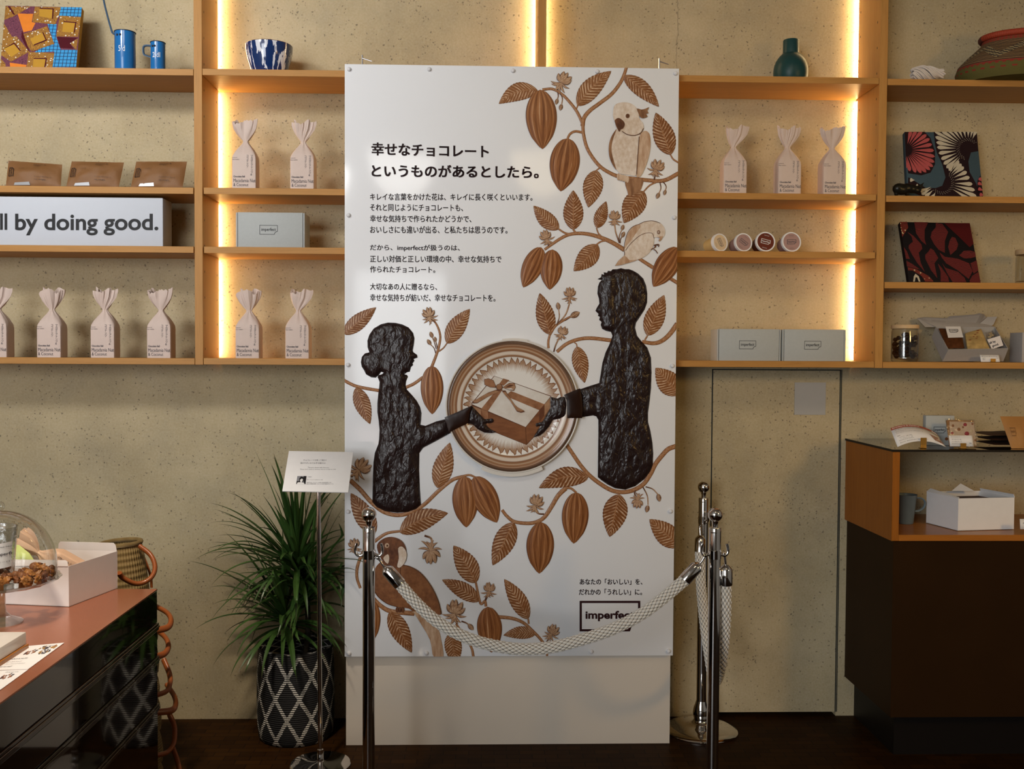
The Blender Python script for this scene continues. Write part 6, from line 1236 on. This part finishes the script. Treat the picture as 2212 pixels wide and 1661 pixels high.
def menu(label, TL, TR, BR, BL, pics, lift):
    q = [atz(*p, ZC_ + .0015 + lift) for p in (BL, BR, TR, TL)]; t = thing('menu_card', label, 'card', q[1], group='menu cards on the counter'); m = MB(); n = m.slab(q, .0008); m.build('card', M_['paper'], t)
    f = lambda u, v, h=.0004: (q[0] * (1 - u) + q[1] * u) * (1 - v) + (q[3] * (1 - u) + q[2] * u) * v + n * h
    m = MB(); Rm = random.Random(8)
    for u0, v0, ru, rv, mi in pics:
        for i in range(22):
            a = Rm.uniform(0, 6.3); k = math.sqrt(Rm.random()); u, v = u0 + ru * k * math.cos(a), v0 + rv * k * math.sin(a); w = .022
            m.add([f(u + w * math.cos(b) * Rm.uniform(.6, 1.1), v + w * 1.3 * math.sin(b), .0006 + i * .00002) for b in [j * 1.05 for j in range(6)]], [list(range(6))], None, (mi + (i % 3 == 0)) % 3)
    m.build('nut_pictures', nutp, t, merge=False)
    m = MB()
    for i, (b, x, y, w) in enumerate((('GRANOLA & NUTS', .12, .40, .5), ('ハニーローストナッツ', .14, .28, .45), ('アーモンド・カシューナッツ・ピーカンナッツ', .14, .20, .6), ('Please ask our staff', .14, .10, .4), ('Original mix', .55, .88, .3))): text_on(m, b, (lambda x, y, w: lambda u, v: f(x + w * u, y + .045 * v, .0007))(x, y, w))
    m.build('lettering', M_['greytext'], t)
menu('white menu card with three nut pictures, nearer the marble slab', (52, 1396), (139, 1388), (61, 1445), (-42, 1449), ((.46, .68, .12, .10, 0), (.66, .84, .12, .08, 1), (.80, .66, .12, .09, 1), (.88, .84, .07, .07, 2)), .0)
menu('white menu card in front of the other, at the left photo edge', (-34, 1450), (61, 1446), (-12, 1499), (-110, 1503), ((.72, .72, .12, .12, 0), (.45, .66, .10, .12, 2)), .0)
# stack of straw baskets with leather handles behind the counter
def weave():
    m = Mat('straw_weave'); u, v = m.uvs(); a = m.math('SINE', m.math('MULTIPLY', m.math('ADD', m.math('MULTIPLY', u, 26), m.math('MULTIPLY', v, 12)), 6.283)); b = m.math('SINE', m.math('MULTIPLY', m.math('SUBTRACT', m.math('MULTIPLY', u, 26), m.math('MULTIPLY', v, 12)), 6.283)); k = m.math('MULTIPLY', a, b)
    m.p(col=m.mix(m.math('MULTIPLY_ADD', k, .35, .5), m.mix(m.noise(m.uv(), 40, 3), (.14, .085, .025), (.26, .165, .055)), (.37, .26, .10)), rough=.6); return m.bump(k, .6, .004).m
M_['straw'] = weave()
def leather():
    m = Mat('tan_leather'); u, v = m.uvs(); st = m.math('MULTIPLY', m.math('LESS_THAN', m.math('ABSOLUTE', m.math('SUBTRACT', u, .5)), .02), m.math('GREATER_THAN', m.math('FRACT', m.math('MULTIPLY', v, 95)), .4))
    m.p(col=m.mix(st, m.mix(m.noise(m.obj(), 12, 2), (.25, .060, .012), (.36, .10, .022)), (.62, .42, .24)), rough=.34, coat=.2); return m.m
M_['leather'] = leather(); c3 = (0, 1080, .34985); YBk = -.63
def h3(x, y, Y=YBk): return at(c3[0] + x * c3[2], c3[1] + y * c3[2], Y)
HND = [([(862, 285), (930, 340), (957, 410), (940, 470), (890, 508), (830, 515), (760, 482), (735, 450)], -.66, -.76), ([(960, 655), (1030, 695), (1056, 740), (1038, 785), (965, 806)], -.63, -.75), ([(970, 805), (1022, 850), (1040, 900), (1020, 945), (962, 970)], -.63, -.75), ([(1010, 985), (1045, 1070), (1050, 1130), (1028, 1180), (962, 1206)], -.63, -.75), ([(1030, 1140), (1073, 1205), (1085, 1258), (1060, 1298), (962, 1312)], -.62, -.75), ([(1045, 1320), (1076, 1400), (1072, 1500), (1030, 1558), (962, 1578)], -.62, -.74), ([(1062, 1520), (1098, 1620), (1104, 1700), (1050, 1760), (962, 1780)], -.62, -.74)]
ztop = h3(750, 262).z; labs = ['topmost straw basket with a tan leather handle loop, behind the white box', 'second basket from the top, its leather handle just below the counter corner', 'third basket from the top, leather handle at the upper counter drawer rail', 'fourth basket from the top, middle leather handle beside the counter', 'fifth basket down, leather handle sticking furthest right above the floor line', 'sixth basket down, long leather handle near the dark floor', 'lowest visible basket, leather handle cut by the bottom of the photo']
for i, (hp, Ya, Yb_) in enumerate(HND):
    tops = [ztop] + [h3(1000, y_).z + .012 for y_ in (740, 890, 1090, 1230, 1440)] + [h3(1000, 1640).z + .012, .002]; zc = [ztop - .125, h3(1000, 740).z - .14, h3(1000, 890).z - .14, h3(1000, 1090).z - .14, h3(1000, 1230).z - .14, h3(1000, 1440).z - .14, .002][i]; cx3 = h3([770, 830, 830, 830, 835, 840, 845][i], 500).x; tl = [.0, .0, 0, 0, 0, 0, 0][i]
    t = thing('straw_basket', labs[i], 'basket', (cx3, YBk, zc), group='stack of straw baskets'); rr_ = (.078, .070, .072, .074, .076, .078, .080)[i]; zc = tops[i + 1]; hh_ = tops[i] - tops[i + 1] - .002
    rot_ = Matrix.Rotation(-.06, 3, 'Y') if i == 0 else None
    MB().lathe([(rr_ * 1.02, 0), (rr_ * 1.05, hh_ * .3), (rr_ * .98, hh_ * .7), (rr_ * .86, hh_), (rr_ * .80, hh_), (rr_ * .9, hh_ * .7), (rr_ * .96, .01)], 48, (cx3, YBk, zc), M=rot_).build('woven_body', M_['straw'], t)
    P = []; K = len(hp)
    for j, (x, y) in enumerate(hp): u = j / (K - 1); P.append(h3(x, y, Ya + (Yb_ - Ya) * u))
    MB().tube(crom(P, 7), .0108, 14, flat=.72).build('leather_handle', M_['leather'], t)
    if i == 0:
        MB().tube(crom([h3(888, 352, -.60), h3(915, 420, -.60), h3(932, 480, -.60), h3(936, 540, -.60)], 6), .0072, 10, flat=.5).build('leather_handle', M_['leather'], t)
        m = MB(); rm = Matrix.Rotation(-.06, 3, 'Y'); m.tube([Vector((cx3, YBk, zc)) + rm @ Vector((rr_ * .84 * math.cos(a), rr_ * .84 * math.sin(a), hh_)) for a in [k * 2 * math.pi / 40 for k in range(41)]], .0075, 8); m.build('rim', M_['straw'], t)

# ------------------------------------------------------------------ glass-topped cabinet, right
XS, YK = 1.447, -.458; zg, zf = 1.118, .793; XE = 2.9
t = thing('display_cabinet', 'oak display cabinet with smoked glass top on a dark brown base', 'cabinet', (2.0, -.23, 0)); pt = .026
MB().box(XS, XS + pt, YK, -.0015, zf, zg - .0085).build('side_panel', M_['cabwood'], t, bevel=.0008, seg=1)
MB().box(XS + pt, XE, YK, -.0015, zf, zf + .022).build('bottom_board', M_['cabwoodx'], t, bevel=.0008, seg=1)
MB().box(XE - pt, XE, YK, -.0015, zf + .022, zg - .0085).build('side_panel', M_['cabwood'], t)
MB().box(XS - .002, XE, YK - .003, -.0015, zg - .008, zg).build('glass_top', M_['smoke'], t)
m = MB(); m.box(XS - .0025, XE, YK - .0036, YK - .0031, zg - .008, zg); m.box(XS - .0030, XS - .0022, YK - .0036, -.0015, zg - .008, zg); m.build('glass_edge', M_['plinthdark'], t)
MB().box(XS + .010, XE, YK + .006, -.0015, .16, zf - .003).build('base', M_['cabdark'], t)
MB().box(XS + .05, XE, YK + .07, -.0015, 0, .16).build('plinth', M_['plinthdark'], t)
for x in (2.05,): MB().box(x - .001, x + .001, YK + .0052, YK + .007, .165, zf - .006).build('door_gap', M_['plinthdark'], t)
# what stands on the glass
M_['rust'] = plain('rust_header', (.33, .095, .055), .5)
d5 = lambda x, y: (1880 + x * .15, 870 + y * .15)
t, f = price_card(d5(392, 636), d5(1098, 642), d5(952, 442), d5(286, 366), -.415, -.36, zg, 'white leaflet with a rust brown header bending in a brass clip on the cabinet', [('アーモンド・ヘーゼルナッツ・ピスタチオ', .07, .78, .60, .05), ('ホワイトチョコレート', .07, .68, .22, .045), ('フリーズドライストロベリーのチョコレート', .07, .60, .56, .045), ('原材料', .07, .46, .06, .045), ('カカオバター、砂糖、全粉乳', .10, .37, .26, .04), ('ヘーゼルナッツ、苺', .10, .29, .26, .04), ('Strawberry & Hazelnut', .07, .21, .30, .045), ('保存方法　直射日光を避けて保存してください', .07, .10, .58, .035), ('imperfect', .76, .05, .1, .04)], 'leaflet', .022, M_['rust'], (.46, .58))
m = MB(); text_on(m, 'Strawberry & Hazelnut', lambda u, v: f(.03 + .58 * u, .885 + .085 * v, .0011)); m.build('title', M_['card'], t)
m = MB(); m.add([f(u, v, .001) for u, v in ((.80, .18), (.98, .16), (.93, .56), (.76, .58))], [(0, 1, 2, 3)]); m.add([f(u, v, .0011) for u, v in ((.87, .86), (.985, .84), (.985, .93), (.87, .95))], [(0, 1, 2, 3)], None, 1); m.build('product_picture', [orn('bar_picture', (.45, .30, .20), (.20, .06, .04), (.65, .55, .42)), M_['card']], t)
g6 = lambda x, y, Y: at(*d5(x, y), Y)
a_, b_ = g6(795, 590, -.30), g6(1205, 590, -.30); t = thing('carton', 'upright grey carton with framed logo and brown seal on the glass top', 'box', (a_.x, -.29, zg))
MB().box(a_.x, b_.x, -.30, -.275, zg + .0005, g6(1000, 184, -.30).z).build('body', M_['boxgrey'], t, bevel=.001)
m = MB(); LOGO(m, lambda u, v: g6(912 + 178 * u, 438 - 92 * v, -.3006), 0, .03, bold=.02); m.build('logo', M_['black'], t)
sc_ = g6(1098, 520, -.3005); MB().lathe([(0, .0), (.0062, 0)], 24, sc_, M=MY, sx=1, sy=1).build('round_seal', plain('brown_seal', (.22, .08, .03), .4), t)
qb = [g6(1150, 630, -.40), g6(1530, 630, -.40), g6(1492, 255, -.36), g6(1098, 248, -.36)]; dz = zg + .003 - qb[0].z
t = thing('chocolate_bar_pack', 'clear pack of berry white chocolate with a white price card on the glass top', 'chocolate', qb[0]); m = MB(); n6 = m.slab(qb, .007); m.build('backing', plain('tan_backing', (.42, .21, .07), .6), t)
f6 = lambda x, y, h=.0008: onplane(*d5(x, y), qb[0] + n6 * h, n6)
m = MB(); m.prism([f6(1140, 268, .003), f6(1488, 275, .003), f6(1530, 615, .003), f6(1160, 615, .003)], -n6 * .0028); m.build('slab', plain('berry_white_chocolate', (.60, .46, .33), .4, var=.12, scale=55), t)
m = MB()
for x, y, rx_, mi in ((1190, 330, 20, 0), (1365, 318, 28, 1), (1275, 385, 26, 0), (1335, 352, 16, 0), (1450, 410, 30, 2), (1390, 450, 36, 1), (1180, 440, 22, 1), (1470, 305, 16, 0), (1512, 460, 18, 2), (1515, 540, 18, 0), (1518, 600, 14, 2)): m.ell(f6(x, y, .0035), (rx_ * .00024, .0022, rx_ * .00026), 10, 6, mi)
m.build('fruit_piece', [plain('hazelnut_piece', (.30, .13, .05), .5), plain('strawberry_piece', (.33, .03, .04), .5), plain('pale_nut_piece', (.62, .5, .33), .5)], t)
mb, _n = pouch_mb([f6(1140, 638, .004), f6(1572, 632, .004), f6(1502, 240, .004), f6(1072, 226, .004)], .007); mb.build('film_wrap', M_['film'], t, merge=False)
price_card(d5(1148, 628), d5(1490, 630), d5(1470, 470), d5(1130, 470), -.432, -.426, zg, 'white price card before the berry chocolate pack', [('ホワイトチョコレート', .08, .82, .38, .08), ('ストロベリー&', .1, .58, .4, .12), ('ヘーゼルナッツ', .1, .38, .42, .12), ('Strawberry & Hazelnut', .1, .22, .6, .07), ('780', .82, .24, .1, .1)], clip=(.42, .66))
for i, (y, x0, w) in enumerate(((540, 1690, 700), (452, 1660, 700), (380, 1622, 700))):
    a = g6(x0, y, -.34); zz = zg + .010 + i * .017; q = [Vector((a.x + .005, -.38, zz)), Vector((a.x + .30, -.38, zz)), Vector((a.x + .30, -.22, zz + .002)), Vector((a.x - .002, -.22, zz + .002))]
    t = thing('snack_pouch', ['lowest dark brown pouch of the flat pile on the glass top', 'middle dark brown pouch of the flat pile on the glass top', 'topmost dark brown pouch of the flat pile on the glass top'][i], 'pouch', q[0], group='dark pouches lying on the glass top'); mb, _n = pouch_mb(q, .0095, seed=i + 3); mb.build('pouch', M_['kraftd'], t, merge=False)
q = [g6(2030, 626, -.415), g6(2360, 600, -.415), g6(2330, 198, -.36), g6(1868, 196, -.36)]; q[0].z = q[1].z = zg + .001
t = thing('snack_pouch', 'orange kraft pouch standing at the right photo edge on the glass top', 'pouch', q[0]); mb, n7 = pouch_mb(q, .014, seed=8); mb.build('pouch', M_['krafto'], t, merge=False)
m = MB(); LOGO(m, lambda u, v: (q[0] * (1 - (.1 + .2 * u)) + q[1] * (.1 + .2 * u)) * (1 - (.34 + .26 * v)) + (q[3] * (1 - (.1 + .2 * u)) + q[2] * (.1 + .2 * u)) * (.34 + .26 * v) + n7 * .0155, 0, .04); m.build('logo', M_['kraft'], t)
# what stands inside
zi = zf + .0225; c = atz(1955, 1130, zi); S = (c - CAM).dot(FW) / F; hm_ = at(1955, 1070, c.y - .02).z - zi
t = thing('enamel_mug', 'grey blue enamel mug inside the wooden cabinet', 'cup', c); e1, e2 = 17 * S, 23.5 * S
MB().lathe([(0, .001), (e1 * .95, 0), (e1, .004), (e2, hm_), (e2 * 1.04, hm_ + .0015), (e2 * .97, hm_), (e1 * .96, .006), (0, .005)], 44, c).build('vessel', plain('grey_blue_enamel', (.13, .17, .19), .35, var=.06), t)
m = MB(); P = [c + Vector((x * S, -.01, z_)) for x, z_ in ((22, hm_ * .9), (33, hm_ * .88), (40, hm_ * .76), (38, hm_ * .58), (28, hm_ * .46), (19, hm_ * .44))]; m.tube(crom(P, 5), .0042, 8, flat=.5); m.build('handle', plain('grey_blue_handle', (.12, .16, .18), .35), t)
P0, P1, P2 = atz(2069, 1147, zi), atz(2190, 1143.5, zi), atz(2000.5, 1129.5, zi)
t, B, Tt = paperbox('paper_box', 'open white paper box inside the wooden cabinet', P0, P1, P2, hb(2069, 1077, P0), hb(2192, 1075, P1), hb(2001, 1062, P2), M_['paper'])
g8 = lambda x, y, Y: at(1780 + x * .28896, 820 + y * .28896, Y)
MB().prism([g8(955, 832, P2.y - .02), g8(1125, 832, P2.y - .02), g8(1022, 776, P2.y + .01)], (0, .0015, 0)).build('flap', M_['paper'], t); MB().prism([Tt[2], Tt[1], Tt[1] + Vector((-.004, .0, .012)), Tt[2] + Vector((-.004, 0, .010))], (.0015, 0, 0)).build('flap', M_['paper'], t); MB().prism([Tt[3], Tt[0], Tt[0] + Vector((.006, .004, .003)), Tt[3] + Vector((.016, .0, .012))], (-.0012, 0, .0005)).build('flap', M_['paper'], t)
cb = (B[0] + B[1] + B[2] + B[3]) / 4; t = thing('brown_cake', 'flat brown cake lying in the white box inside the cabinet', 'cake', cb); w_ = (B[1] - B[0]) * .42; d_ = (B[3] - B[0]) * .42; hq = Vector((0, 0, (Tt[0] - B[0]).length * .86)); z1_ = Vector((0, 0, .002))
MB().hexa([cb - w_ - d_ + z1_, cb + w_ - d_ + z1_, cb + w_ + d_ + z1_, cb - w_ + d_ + z1_, cb - w_ - d_ + hq, cb + w_ - d_ + hq, cb + w_ + d_ + hq, cb - w_ + d_ + hq]).build('cake', plain('brown_cake', (.10, .035, .012), .6, var=.3, scale=60), t, bevel=.004)
price_card((2204, 1143), (2232, 1143), (2232, 1121), (2203, 1121), -.44, -.435, zi, 'small white price card at the photo edge inside the cabinet', [('480', .2, .5, .5, .2)])
# paper notice on the hidden door
a_, b_ = at(1717, 826, -.003), at(1783, 896, -.003); t = thing('paper_notice', 'square grey sheet fixed to the hidden concrete door', 'sheet', ((a_.x + b_.x) / 2, -.003, b_.z)); MB().box(a_.x, b_.x, -.0035, -.0012, b_.z, a_.z).build('sheet', plain('grey_sheet', (.40, .39, .37), .6, var=.02), t)
